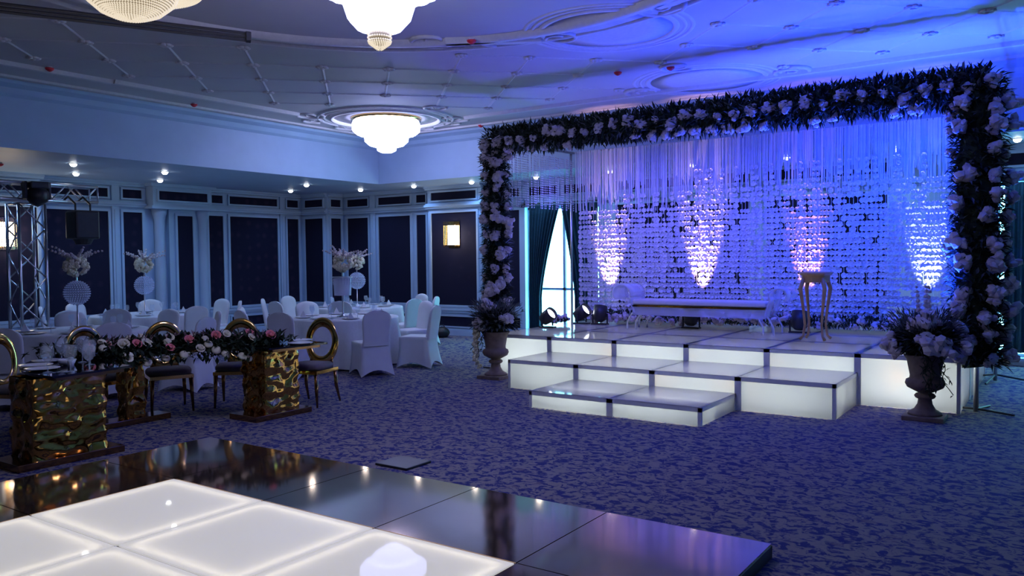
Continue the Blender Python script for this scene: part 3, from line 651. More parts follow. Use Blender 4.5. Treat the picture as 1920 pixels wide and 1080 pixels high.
# flower building blocks
def blossom(seed, lobes=7):
    m = MB(); rr = random.Random(seed)
    m.ico((0, 0, 0), .06, .35, seed, 2)
    for k in range(lobes):
        v = Vector((rr.uniform(-1, 1), rr.uniform(-1, 1), rr.uniform(-1, 1))).normalized() * rr.uniform(.045, .075)
        m.ico(v, rr.uniform(.03, .05), .5, seed * 3 + k, 1)
    return m
def rose(mat):
    m = MB()
    for ring_, (n, r, tilt) in enumerate(((6, .055, .35), (5, .04, .8), (3, .022, 1.2))):
        for k in range(n):
            a = 2 * math.pi * (k + .5 * ring_) / n; d = Vector((math.cos(a), math.sin(a), 0)); s = Vector((-d.y, d.x, 0)); up = Vector((0, 0, 1))
            b0 = d * r * .2; tip = d * r * math.cos(tilt) * 1.1 + up * r * math.sin(tilt) * 1.1; w = r * .75
            m.add([b0, b0 + (tip - b0) * .6 + s * w, tip + s * w * .4, tip - s * w * .4, b0 + (tip - b0) * .6 - s * w], [(0, 1, 2, 3, 4)])
    m.ico((0, 0, .012), .02, .1, 1, 1)
    return m.mesh('rose', mat)
BL = [blossom(i).mesh('white_flower', 'flower') for i in range(6)]; BC_ = [blossom(i + 20).mesh('cream_flower', 'cream') for i in range(3)]
MUM = MB().lathe([(.0, .03), (.03, .026), (.045, .012), (.05, 0), (.03, -.01)], 14, (0, 0, 0), scallop(14, .25)).mesh('cream_daisy', 'cream', True)
PR = rose('pinkf'); WR = rose('cream')
def leaf(m, p, d, l, w, up=Vector((0, 0, 1))):
    d = d.normalized(); s = d.cross(up)
    if s.length < .1: s = d.cross(Vector((1, 0, 0)))
    s.normalize(); nrm = s.cross(d)
    m.add([p, p + d * l * .5 + s * w + nrm * .1 * l, p + d * l, p + d * l * .5 - s * w + nrm * .1 * l, p + d * l * .5 + nrm * .02 * l], [(0, 1, 4), (1, 2, 4), (2, 3, 4), (3, 0, 4)])
def rdir(rr): return Vector((rr.gauss(0, 1), rr.gauss(0, 1), rr.gauss(0, 1))).normalized()

def orchid_spray(m, p, d, l, rr):
    d = d.normalized(); q = p
    for k in range(9):
        q = p + d * l * (k / 8) + Vector((0, 0, -.06 * l * (k / 8) ** 2))
        m.ico(q + rdir(rr) * .008, .036 * (1 - .6 * k / 8), .6, k, 1)
def centerpiece(x, y, label, lantern=False):
    t = thing('floral_centerpiece', label, 'centerpiece', (x, y, .757)); rr = random.Random(int(x * 10))
    MB().lathe([(.10, 0), (.10, .012), (.03, .03), (.012, .06), (.010, .36)], 20).build('stand', 'alu', t, True)
    g = MB()
    if lantern:
        for i in range(5):
            zz = .60 - i * .05; rad = .16 - .012 * i
            for k in range(22):
                a = 2 * math.pi * k / 22; h = .05; cx, cy = rad * math.cos(a), rad * math.sin(a)
                g.add([(cx + .008, cy, zz), (cx - .008, cy, zz), (cx, cy + .008, zz), (cx, cy, zz - h), (cx, cy, zz + .012)], [(0, 2, 4), (2, 1, 4), (1, 0, 4), (2, 0, 3), (1, 2, 3), (0, 1, 3)])
        MB().lathe([(.012, .3), (.012, .62), (.16, .62), (.16, .64)], 20).build('crystal_rack', 'alu', t, True)
        MB().lathe([(.135, .34), (.15, .61)], 20, (0, 0, 0), None, False, False).build('crystal_veil', 'crystal_clear', t, True)
    else:
        for i in range(16):
            th = math.pi * (i + .5) / 16; k = max(4, int(34 * math.sin(th)))
            for j in range(k):
                a = 2 * math.pi * j / k; c = (.16 * math.sin(th) * math.cos(a), .16 * math.sin(th) * math.sin(a), .50 + .16 * math.cos(th)); g.ico(c, .010, 0, 0, 1)
        MB().ico((0, 0, .50), .152, 0, 0, 3).build('globe_core', 'glass', t, True)
    g.build('crystal_globe', 'crystal_clear', t)['kind'] = 'stuff'
    MB().tube([(0, 0, .64), (0, 0, .76)], .012, 8).build('neck', 'alu', t)
    b = MB()
    for k in range(70):
        d = rdir(rr); b.ico(d * .135 * (1 if d.z > -.4 else .85) + Vector((0, 0, .85)), .035, .4, k, 1)
    fball = b.build('flower_ball', 'cream', t)
    for k in range(8):
        a = 2 * math.pi * k / 8 + rr.uniform(-.3, .3); s = MB(); orchid_spray(s, Vector((0, 0, .93)), Vector((math.cos(a), math.sin(a), rr.uniform(.3, .8))), rr.uniform(.3, .42), rr); s.build('orchid_spray', 'flower', fball)
TABLES = {
 'a': ((-9.55, 9.10), 'the stage-side round table', [(-8.36, 8.50), (-8.36, 9.50), (-9.28, 10.05), (-10.40, 8.37), (-9.85, 7.72), (-9.12, 7.70), (-10.62, 9.50)]),
 'b': ((-11.42, 11.26), 'the sconce-side round table', [(-11.22, 12.28), (-10.32, 11.18), (-10.42, 11.75), (-12.85, 11.05), (-11.55, 9.70), (-10.72, 10.24), (-12.42, 10.18)]),
 'c': ((-13.30, 8.00), 'the column-side round table', [(-13.40, 9.36), (-12.55, 9.00), (-11.95, 7.92), (-12.40, 7.08), (-14.35, 8.72), (-14.52, 7.66), (-13.85, 6.92)]),
 'd': ((-11.00, 5.65), 'the truss-side round table', [(-11.25, 6.85), (-12.25, 6.20), (-10.25, 6.95), (-9.45, 6.25), (-12.20, 5.20), (-9.95, 4.40), (-9.75, 5.35)]),
}
CHW = {'a': ['seen from behind', 'seen side-on, back to the stage', 'on the stage side, tucked behind its neighbours', 'on the left wall side', 'nearest the oval-back gold chairs', 'directly behind the end oval-back gold chair', 'on the corner column side, facing the stage'],
       'b': ['closest to the back wall panels', 'on the flower arch side', 'on the sconce pier side', 'by the corner column', 'with its back to the neighbouring round table', 'behind the tall crystal lantern centrepiece', 'toward the left wall panels'],
       'c': ['seen side-on by the slim wall pilaster', 'front one of the side-on pair', 'facing the wall columns', 'with its back to the neighbouring table', 'against the fluted half columns', 'under the left wall panel', 'behind the truss tower table'],
       'd': ['on the side of the fluted columns', 'beneath the crystal globe', 'toward the corner column', 'just behind the pink flower garland', 'at the foot of the truss tower', 'by the purple-lit gold chair', 'behind the garlanded mirror-gold table']}
for k, (c, where, chairs) in TABLES.items():
    t = thing('round_table', 'round folding banquet table hidden under its cloth, ' + where[4:], 'table', (c[0], c[1], 0)); inst('tabletop', ttop, t)
    for q in range(4): inst('leg', tleg, t, (.55 * math.cos(q * 1.5708 + .4), .55 * math.sin(q * 1.5708 + .4), 0))
    tag(inst('tablecloth', tablecloth_mesh(ord(k)), None, (c[0], c[1], 0)), 'long white pleated tablecloth on ' + where, 'tablecloth')
    for (x, y), w in zip(chairs, CHW[k]):
        dd_ = math.hypot(x - c[0], y - c[1]); kk_ = max(1.0, 1.29 / dd_); x, y = c[0] + (x - c[0]) * kk_, c[1] + (y - c[1]) * kk_
        banquet_chair(x, y, c[0], c[1], 'white covered chair at ' + where + ', ' + w, 'covered chairs at ' + where)
    centerpiece(c[0], c[1], ('cream flower ball over hanging crystals on ' if k == 'a' else 'cream flower ball over crystal globe on ') + where, k == 'a')
    for q in range(8):
        a = q * math.pi / 4 + .2; px, py = c[0] + .62 * math.cos(a), c[1] + .62 * math.sin(a)
        tag(inst('dinner_plate', plate_me, None, (px, py, .758)), 'white dinner plate laid on ' + where, 'plate', 'plates on ' + where)
        a2 = a + .26; gx, gy = c[0] + .52 * math.cos(a2), c[1] + .52 * math.sin(a2)
        tag(inst('wine_glass', GL, None, (gx, gy, .758)), 'stemmed wine glass standing on ' + where, 'glass', 'glasses on ' + where)
        if q % 2: tag(inst('folded_napkin', nap_me, None, (px, py, .764), (0, 0, a)), 'folded white napkin on a plate of ' + where, 'napkin', 'napkins on ' + where)

# ------------------------------------------------------------------ crescent mirror-gold table
GX, GY, RI, RO = -6.75, 4.60, .74, 1.46
gt = thing('crescent_table', 'crescent dining table with black glass top on three hammered mirror-gold pedestals', 'table', (GX, GY, 0))
def arc_slab(m, a0, a1, ri, ro, z0, z1, n=40):
    vs_ = []
    for i in range(n + 1):
        a = math.radians(a0 + (a1 - a0) * i / n); c, s = math.cos(a), math.sin(a)
        vs_ += [(ri * c, ri * s, z0), (ro * c, ro * s, z0), (ro * c, ro * s, z1), (ri * c, ri * s, z1)]
    fs_ = [(i * 4 + k, (i + 1) * 4 + k, (i + 1) * 4 + (k + 1) % 4, i * 4 + (k + 1) % 4) for i in range(n) for k in range(4)] + [(3, 2, 1, 0), (n * 4, n * 4 + 1, n * 4 + 2, n * 4 + 3)]
    return m.add(vs_, fs_)
arc_slab(MB(), 84, 278, RI, RO, .755, .775).build('glass_top', 'blackglass', gt)
arc_slab(MB(), 86, 276, RI + .06, RO - .06, .725, .755).build('apron', 'darkgold', gt)
def pedestal(x, y, rz, parent, sx=.22, sy=.34, z0=.06, z1=.725):
    m = MB(); nz_ = 34; per = 72; vs_ = []
    for j in range(nz_ + 1):
        z = z0 + (z1 - z0) * j / nz_
        for i in range(per):
            t = i / per * 4; s = int(t); u = t - s; px, py = ((1, -1 + 2 * u), (1 - 2 * u, 1), (-1, 1 - 2 * u), (-1 + 2 * u, -1))[s]
            v = Vector((px * sx, py * sy, z)); nd = noise.noise(v * 12 + Vector((x * 5, y * 5, 0))) * .03 + noise.noise(v * 26) * .012
            d = Vector((px, py, 0)).normalized() * nd; vs_.append(v + d)
    fs_ = [(j * per + i, j * per + (i + 1) % per, (j + 1) * per + (i + 1) % per, (j + 1) * per + i) for j in range(nz_) for i in range(per)]
    m.add(vs_, fs_); o = m.build('pedestal', 'hammered', parent, True); o.location = (x - GX, y - GY, 0); o.rotation_euler.z = rz
    p = MB().box(-sx - .03, sx + .03, -max(sy + .14, .37), max(sy + .14, .37), 0, .06).build('plinth', 'darkgold', parent, bevel=.004); p.location = (x - GX, y - GY, 0); p.rotation_euler.z = rz
pedestal(-7.06, 5.66, 0, gt, .19, .22); pedestal(-7.05, 3.44, 0, gt, .2, .30); pedestal(-7.98, 4.62, 0, gt, .09, .10)
# flower garland on the crescent table
gd = thing('table_garland', 'thick garland of dark leaves with pink roses and cream daisies along the crescent table', 'garland', (GX, GY, .775))
rr = random.Random(5); fm = MB()
def arcp(a, r, z): a = math.radians(a); return Vector((r * math.cos(a), r * math.sin(a), z))
for k in range(2600):
    a = rr.uniform(98, 224); big = 1.5 if a > 196 else 1.0
    r = 1.08 + rr.gauss(0, .13) * big; z = rr.uniform(-.0, .075) * big + (-.16 * max(0, (.98 - r)) * 3 if r < .98 else 0)
    if r < .74: r = rr.uniform(.64, .72); z = rr.uniform(-.12, .05)
    leaf(fm, arcp(a, r, max(z, .005) if r > .74 else z), rdir(rr) + Vector((0, 0, .35)), rr.uniform(.05, .12), rr.uniform(.012, .026))
for a in range(100, 220, 6):   # hanging fringe over the inner table edge
    for k in range(20): leaf(fm, arcp(a + rr.uniform(-3, 3), rr.uniform(.66, .73), rr.uniform(-.1, .06)), rdir(rr) + Vector((0, 0, -.6)), rr.uniform(.05, .1), .02)
fm.build('foliage', 'leaf', gd)['kind'] = 'stuff'
for k in range(36):
    a = 100 + 122 * (k + .5) / 36; kind = (0, 1, 1, 2, 1)[k % 5]; r = rr.choice((.66, .70, .9, 1.0, 1.1)); z = rr.uniform(-.13, .04) if r < .74 else rr.uniform(.06, .12)
    me = (PR, MUM, WR)[kind]; d = Vector((.75 - .2 * rr.random(), -.3 + .5 * rr.random(), .55)); o = inst(('pink_rose', 'cream_daisy', 'cream_rose')[kind], me, gd, arcp(a, r, z), d.to_track_quat('Z', 'Y').to_euler(), rr.uniform(.75, 1.1))
ff = MB()
for k in range(400): leaf(ff, arcp(rr.uniform(100, 222), 1.08 + rr.gauss(0, .1), rr.uniform(.04, .11)), rdir(rr) + Vector((0, 0, .8)), rr.uniform(.05, .09), .008)
ff.build('dusty_sprigs', plain('dusty_pink_sprig', (.28, .16, .19), .8, var=.3), gd)['kind'] = 'stuff'
# oval-back gold chairs (local front = +x)
def gold_chair_meshes():
    ringm = MB(); n = 40; w = 8; vs_ = []
    for i in range(n):
        a = 2 * math.pi * i / n
        for k in range(w):
            b = 2 * math.pi * k / w; rad = .180 + .044 * math.cos(b); vs_.append((-.24 - .10 * math.sin(a) * .25 + .014 * math.sin(b), rad * math.cos(a), .70 + rad * 1.27 * math.sin(a)))
    fs_ = [(i * w + k, ((i + 1) % n) * w + k, ((i + 1) % n) * w + (k + 1) % w, i * w + (k + 1) % w) for i in range(n) for k in range(w)]; ringm.add(vs_, fs_)
    seat = MB().lathe([(.0, .41), (.22, .41), (.24, .425), (.24, .455), (.22, .475), (.1, .485), (0, .487)], 28)
    seat.v = [(math.copysign(abs(x / .24) ** .75, x) * .235, math.copysign(abs(y / .24) ** .75, y) * .235, z) for x, y, z in seat.v]
    fr = MB(); fr.box(-.225, .225, -.225, .225, .375, .412)
    legs = []
    for sx, sy in ((1, 1), (1, -1), (-1, 1), (-1, -1)):
        k = .07 if sx < 0 else .01
        legs.append(MB().tube([(sx * .2, sy * .2, .39), (sx * .205, sy * .205, .2), (sx * (.2 + k), sy * .215, 0)], [.026, .02, .011], 8).mesh('leg', 'darkgold', True))
    st = [MB().tube([(-.21, s * .15, .42), (-.235, s * .13, .56)], .014, 8).mesh('back_support', 'darkgold', True) for s in (-1, 1)]
    return ringm.mesh('oval_back', 'gold', True), seat.mesh('seat', 'seat', True), fr.mesh('seat_frame', 'gold'), legs, st
OB, SE, SF, LG, BS = gold_chair_meshes()
for (x, y), lb in (((-8.42, 3.78), 'oval-back gold chair lit purple beside the wine glasses'), ((-8.50, 4.56), 'oval-back gold chair half hidden behind the garland roses, by the middle pedestal'), ((-8.30, 5.25), 'oval-back gold chair behind the middle of the garland'),
                   ((-7.92, 5.88), 'oval-back gold chair with brightly gleaming rim behind the garland'), ((-7.22, 6.36), 'oval-back gold chair with pale seat at the open table end'), ((-7.35, 2.45), 'gold-framed chair at the table end with plates')):
    t = thing('gold_chair', lb, 'chair', (x, y, 0), math.atan2(GY - y, GX - x), 'oval-back chairs around the crescent table')
    inst('oval_back', OB, t); inst('seat', SE, t); inst('seat_frame', SF, t)
    for b_ in BS: inst('back_support', b_, t)
    for l in LG: inst('leg', l, t)
# settings on the crescent table
cloche = MB().lathe([(.035, 0), (.04, .004), (.006, .012), (.006, .08), (.03, .10), (.05, .14), (.052, .18), (.042, .22)], 16, (0, 0, 0), None, True, False).mesh('goblet', 'glass', True)
for px, py in ((-6.80, 3.24), (-6.68, 3.36), (-7.34, 3.62), (-6.58, 3.46), (-7.22, 3.74), (-6.98, 3.68)): tag(inst('goblet', cloche, None, (px, py, .776)), 'large clear stemmed goblet on the black glass tabletop', 'glass', 'goblets on the crescent table')
for px, py in ((-7.30, 3.38), (-7.02, 3.30), (-7.54, 3.60)): tag(inst('dinner_plate', plate_me, None, (px, py, .776)), 'white rimmed plate on the black glass tabletop', 'plate', 'plates on the crescent table')
b = tag(MB().lathe([(.03, 0), (.06, .012), (.075, .05), (.07, .05), (.05, .015), (0, .012)], 20).build('sugar_bowl', 'porcelain', None, True), 'small white bowl on the black glass tabletop beside the garland', 'bowl'); b.location = (-7.15, 3.57, .776)
b = thing('salt_shaker', 'white cylindrical salt shaker on the black glass tabletop beside the bowl', 'shaker', (-6.93, 3.49, .776)); MB().lathe([(.025, 0), (.027, .05), (.024, .075)], 14).build('body', 'porcelain', b, True); MB().lathe([(.024, .075), (.02, .09), (0, .094)], 14).build('cap', 'alu', b, True)
for px, py in ((-6.72, 5.78), (-6.95, 5.98)): tag(inst('dinner_plate', plate_me, None, (px, py, .776)), 'white plate at the open end of the black glass tabletop', 'plate', 'plates at the table end')

# ------------------------------------------------------------------ flower arch
AY, AXL, AXR, AZ = 9.72, -6.97, -0.80, 3.38
arch = thing('flower_arch', 'large rectangular arch of dark foliage studded with white flowers framing the stage', 'flower arch', ((AXL + AXR) / 2, AY, 0))
ax = arch.location.x
def P(x, y, z): return Vector((x - ax, y - AY, z))
rr = random.Random(11)
for x in (AXL, AXR):
    MB().tube([P(x, AY, 0), P(x, AY, AZ)], .025, 8).build('pole', 'alu', arch, True)
    for dx, dy in ((-.35, .12), (.35, -.1), (.1, .38)): MB().tube([P(x, AY, .03), P(x + dx, AY + dy, .012)], .012, 6).build('foot', 'dark', arch)
MB().tube([P(AXL, AY, AZ), P(AXR, AY, AZ)], .025, 8).build('crossbar', 'alu', arch, True)
for x in (AXL, AXR): MB().tube([P(x, AY, AZ), P(x, 12.0, AZ + .05)], .02, 8).build('side_bar', 'alu', arch, True)
fol = MB(); fer = MB()
def around(p, ax_dir, rad, rr):
    while True:
        d = rdir(rr); d = d - ax_dir * d.dot(ax_dir)
        if d.length > .2: d.normalize(); return p + d * rad, d
def seg(a, b, rad0, rad1, dens):
    a, b = Vector(a), Vector(b); ln = (b - a).length; d = (b - a).normalized()
    for k in range(int(ln * dens)):
        t = rr.random(); rad = rad0 + (rad1 - rad0) * t
        q, out = around(a.lerp(b, t), d, rad * rr.uniform(.35, .95), rr)
        leaf(fol if rr.random() < .72 else fer, q - Vector((ax, AY, 0)), out * 1.1 + rdir(rr) * .9, rr.uniform(.07, .15), rr.uniform(.010, .024))
zb_l, zb_r = .75, .50
seg((AXL, AY, zb_l), (AXL, AY, AZ + .05), .17, .18, 1500); seg((AXL - .1, AY, AZ), (AXR + .1, AY, AZ), .17, .19, 1500); seg((AXR, AY, zb_r), (AXR, AY, AZ + .1), .26, .24, 1900)
fol.build('foliage', 'leaf', arch)['kind'] = 'stuff'; fer.build('fern_sprigs', 'fern', arch)['kind'] = 'stuff'
# solid dark cores so that the poles do not show through
def core(a, b, r):
    a, b = Vector(a), Vector(b); pts = [a.lerp(b, i / 24) + rdir(rr) * .02 - Vector((ax, AY, 0)) for i in range(25)]
    MB().tube(pts, [r * rr.uniform(.85, 1.1) for _ in pts], 10).build('moss_core', 'leaf', arch, True)
core((AXL, AY, zb_l), (AXL, AY, AZ), .12); core((AXL, AY, AZ), (AXR, AY, AZ), .125); core((AXR, AY, zb_r), (AXR, AY, AZ), .19)
def arch_flower(p, out, s):
    inst('white_flower', rr.choice(BL), arch, p - Vector((ax, AY, 0)), out.to_track_quat('Z', 'Y').to_euler(), s)
z = zb_l + .1; k = 0
while z < AZ - .05:
    for dx, dy in ((-.08, -.15), (.10, -.13), (.17, .02)):
        if rr.random() < .92: arch_flower(Vector((AXL + dx + rr.uniform(-.04, .04), AY + dy, z + rr.uniform(-.06, .06))), Vector((dx, dy, rr.uniform(-.3, .3))), rr.uniform(.75, 1.15))
    if rr.random() < .8: arch_flower(Vector((AXL - .17, AY - .02, z + rr.uniform(-.08, .08))), Vector((-1, -.4, 0)), rr.uniform(.6, .9))
    z += .225
z = zb_r + .08
while z < AZ - .02:
    for dx, dy in ((-.12, -.22), (.14, -.19), (.26, .04)):
        if rr.random() < .93: arch_flower(Vector((AXR + dx + rr.uniform(-.05, .05), AY + dy, z + rr.uniform(-.05, .05))), Vector((dx, dy, rr.uniform(-.3, .3))), rr.uniform(.85, 1.3))
    if rr.random() < .6: arch_flower(Vector((AXR - .25, AY - .02, z + rr.uniform(-.08, .08))), Vector((-1, -.4, 0)), rr.uniform(.7, 1.0))
    z += .235
x = AXL - .05
while x < AXR + .2:
    arch_flower(Vector((x, AY - .15, AZ + rr.uniform(-.07, .05))), Vector((rr.uniform(-.3, .3), -1, rr.uniform(-.2, .3))), rr.uniform(.65, 1.05))
    if rr.random() < .6: arch_flower(Vector((x + .1, AY - .06, AZ - .16 + rr.uniform(-.03, .02))), Vector((0, -.6, -1)), rr.uniform(.7, 1.1))
    x += .205

# ------------------------------------------------------------------ backdrop
BY = 12.0
bf = thing('backdrop_frame', 'slim metal frame with tripod feet carrying the flower curtain', 'frame', (-3.9, BY + .06, 0))
for x in (-7.06, -0.78):
    MB().tube([(x + 3.9, 0, .02), (x + 3.9, 0, 3.46)], .022, 8).build('pole', 'alu', bf, True)
    for k in range(3): a = k * 2.1 + .3; MB().tube([(x + 3.9, 0, .1), (x + 3.9 + .4 * math.cos(a), .4 * math.sin(a) + .1, .012)], .012, 6).build('foot', 'dark', bf)
MB().tube([(-7.06 + 3.9, 0, 3.44), (-.78 + 3.9, 0, 3.44)], .02, 8).build('crossbar', 'alu', bf, True)
fc = thing('flower_curtain', 'wide curtain of hanging white silk flower strings lit blue and pink behind the settee', 'flower curtain', (-3.95, BY, STZ + .03))
SP = .080
def strand_mesh(seed, ztop):
    r2 = random.Random(seed); m = MB(); n = int((ztop - STZ - .03) / SP)
    for i in range(n):
        if r2.random() < .045: continue
        z = .05 + i * SP + r2.uniform(-.006, .006); frac = i / n; s = .0475 * r2.uniform(.8, 1.15) * (1 if frac < .8 else .8); a0 = r2.uniform(0, 6.28); dx = r2.uniform(-.012, .012); ty = r2.uniform(-.35, .35)
        for k in range(5):
            a = a0 + k * 2 * math.pi / 5; cx, cz = math.cos(a), math.sin(a); px, pz = -cz, cx; w = s * .62
            yo = -.012 - .02 * r2.random()
            m.add([(dx, 0, z), (dx + cx * s * .6 + px * w, yo + cz * s * ty * .4, z + cz * s * .6 + pz * w), (dx + cx * s, yo * .5 + cz * s * ty, z + cz * s), (dx + cx * s * .6 - px * w, yo + cz * s * ty * .4, z + cz * s * .6 - pz * w)], [(0, 1, 2, 3)])
    m.box(-.0025, .0025, 0, .004, 0, ztop - STZ)
    return m.mesh('flower_strand', 'petal')
SM = {zt: [strand_mesh(int(zt * 100) * 9 + k, zt) for k in range(5)] for zt in (2.45, 2.75, 3.0, 3.2)}
r3 = random.Random(3); nst = 100
for i in range(nst):
    x = -6.86 + (i + .5) * (5.86 / nst); u = i / nst
    zt = 2.45 if u < .12 else (r3.choice((2.45, 2.75)) if u < .35 else (r3.choice((2.75, 3.0)) if u < .7 else r3.choice((2.75, 2.75, 3.0))))
    inst('flower_strand', r3.choice(SM[zt]), fc, (x + 3.95 + r3.uniform(-.008, .008), r3.uniform(-.02, .02), 0))
th = MB()
for i in range(560):
    x = -6.95 + i * (6.05 / 560) + r3.uniform(-.005, .005); z0 = 2.3 + .6 * r3.random() + (.1 if i > 250 else 0); w = r3.uniform(.005, .0085); y = r3.uniform(.0, .05)
    th.box(x + 3.95 - w, x + 3.95 + w, y, y + .004, z0 - STZ, 3.42 - STZ)
th.build('thread_veil', 'thread', fc)['kind'] = 'stuff'
cs = MB()
for i in range(72):   # crystal strings hanging along the open side of the frame
    y = 9.95 + (i / 72) * 2.0; zlo = 2.42 + .18 * r3.random() ** 2; z = AZ - .1; x = -6.93 + r3.uniform(-.02, .02)
    while z > zlo:
        s = .010; cs.add([(x + s, y, z), (x - s, y, z), (x, y + s, z), (x, y - s, z), (x, y, z + .016), (x, y, z - .016)], [(0, 2, 4), (2, 1, 4), (1, 3, 4), (3, 0, 4), (2, 0, 5), (1, 2, 5), (3, 1, 5), (0, 3, 5)]); z -= .036
o = struct(cs.build('crystal_strings', 'thread'), 'stuff'); tag(o, 'fine crystal bead strings hanging in the open side of the flower arch', 'bead curtain')

# ------------------------------------------------------------------ flower bank along the foot of the backdrop
fb = thing('flower_bank', 'low bank of dark leaves and white blossoms along the foot of the flower curtain', 'flowers', (-4.3, 11.86, STZ)); fm = MB(); ff = MB()
for k in range(2200):
    x = rr.uniform(-6.5, -1.6) + 4.3; leaf(fm if rr.random() < .7 else ff, Vector((x, rr.gauss(0, .05), rr.uniform(.04, .2))), rdir(rr) * .8 + Vector((0, -.3, .9)), rr.uniform(.05, .12), rr.uniform(.01, .02))
fm.build('foliage', 'leaf', fb)['kind'] = 'stuff'; ff.build('fern_sprigs', 'fern', fb)['kind'] = 'stuff'
x = -6.4
while x < -1.7:
    inst('white_flower', rr.choice(BL), fb, (x + 4.3, -.10 + rr.uniform(-.03, .05), rr.uniform(.07, .2)), rdir(rr).to_track_quat('Z', 'Y').to_euler(), rr.uniform(.6, 1.05)); x += rr.uniform(.1, .22)
es = thing('edge_roses', 'short row of white roses on the stage edge between the two blue spotlights', 'flowers', (-6.84, 11.2, STZ)); fm = MB()
for k in range(300): leaf(fm, Vector((rr.gauss(0, .04), rr.uniform(-.25, .2), rr.uniform(.03, .08))), rdir(rr) * .7 + Vector((0, 0, .8)), .07, .015)
fm.build('foliage', 'leaf', es)['kind'] = 'stuff'
for k in range(5): inst('white_flower', rr.choice(BL), es, (.02, -.26 + k * .12, .10), rdir(rr).to_track_quat('Z', 'Y').to_euler(), .8)

# ------------------------------------------------------------------ spotlights
def par(loc, d, label, lit, s=1.0, mat='black'):
    t = thing('par_light', label, 'stage light', loc); d = Vector(d).normalized(); c = Vector((0, 0, .17 * s))
    q = d.to_track_quat('Z', 'Y')
    def loc_(m): m.v = [tuple(q @ Vector(v) * s + c) for v in m.v]; return m
    can_m = loc_(MB().lathe([(.05, -.13), (.09, -.10), (.105, -.02), (.105, .12), (.095, .12), (.09, .07), (0, .06)], 20)); can = can_m.build('can', mat, t, True)
    loc_(MB().lathe([(.0, .075), (.05, .08), (.088, .074)], 20)).build('lens', 'lens' if lit else 'black', can, True)
    side = d.cross(Vector((0, 0, 1))).normalized() * .125 * s
    for k in (-1, 1): MB().tube([c + side * k, Vector((0, 0, .02)) + side * k * 1.0], .012 * s, 6).build('bracket', 'black', t)
    MB().box(-.13 * s, .13 * s, -.05 * s, .05 * s, 0, .02).build('base', 'black', t)
    return t
par((-6.72, 10.72, STZ), (.80, -.10, .55), 'black spotlight with glaring white lens beside the urn flowers', True, 1.0)
par((-6.62, 11.62, STZ), (.80, -.05, .55), 'black spotlight with glaring white lens in front of the window curtain', True, 1.05)
for x, lb in ((-6.28, 'dark uplight can at the foot of the flower curtain by the window'), (-4.72, 'dark uplight can under the settee at the foot of the flower curtain'), (-3.12, 'dark uplight can behind the gilded plant stand'), (-1.6, 'dark uplight can behind the flower urn at the flower curtain')):
    par((x, 11.62, STZ), (0, .28, 1), lb, False, 1.05)

# ------------------------------------------------------------------ settee and plant stand on the stage
se = thing('settee', 'clear acrylic settee bench with long pale cushion and scrolled ends', 'bench', (-4.42, 11.28, STZ))
MB().box(-1.0, 1.0, -.24, .24, .37, .45).build('cushion', 'upholstery', se, bevel=.025); MB().box(-1.0, 1.0, -.25, .25, .345, .37).build('seat_rail', 'gold', se)
MB().box(-1.0, 1.0, -.23, -.22, .22, .345).build('apron', 'perspex', se)
for s in (-1, 1):
    def fn(u, v, s=s):
        a = -1.2 + u * 4.6; r_ = .15 - .035 * u
        if u < .35: k = u / .35; return (s * (.98 + .08 * k), -.25 + .5 * v, .24 + .28 * k)
        k = (u - .35) / .65; a = -math.pi * .1 + k * math.pi * 1.35; return (s * (1.19 - .15 * math.cos(a) * (1 - .3 * k)), -.25 + .5 * v, .54 + .13 * math.sin(a) * (1 - .2 * k))
    m = MB().grid(fn, 28, 3); o = m.build('scroll_end', 'perspex', se, True); sm = o.modifiers.new('t', 'SOLIDIFY'); sm.thickness = .03
    for y in (-.2, .2):
        for dx in (0, .14): MB().tube([(s * (.80 + dx), y, .30), (s * (.9 + dx), y, .22), (s * (.96 + dx), y, .1), (s * (.96 + dx), y, 0)], .014, 8).build('leg', 'alu' if s < 0 else 'perspex', se, True)
ps = thing('plant_stand', 'tall gilded wooden plant stand with four slim cabriole legs', 'stand', (-2.68, 10.72, STZ))
MB().lathe([(.0, .83), (.19, .83), (.21, .845), (.21, .865), (.19, .875), (0, .875)], 8).build('top', 'wood', ps, bevel=.004); MB().lathe([(.155, .74), (.175, .76), (.18, .83)], 8).build('apron', 'wood', ps)
for k in range(4):
    a = math.pi / 4 + k * math.pi / 2; c, s = math.cos(a), math.sin(a)
    MB().tube([(c * .16, s * .16, .8), (c * .21, s * .21, .66), (c * .17, s * .17, .42), (c * .145, s * .145, .2), (c * .17, s * .17, .06), (c * .215, s * .215, .02)], [.03, .026, .018, .015, .016, .02], 8).build('leg', 'wood', ps, True)

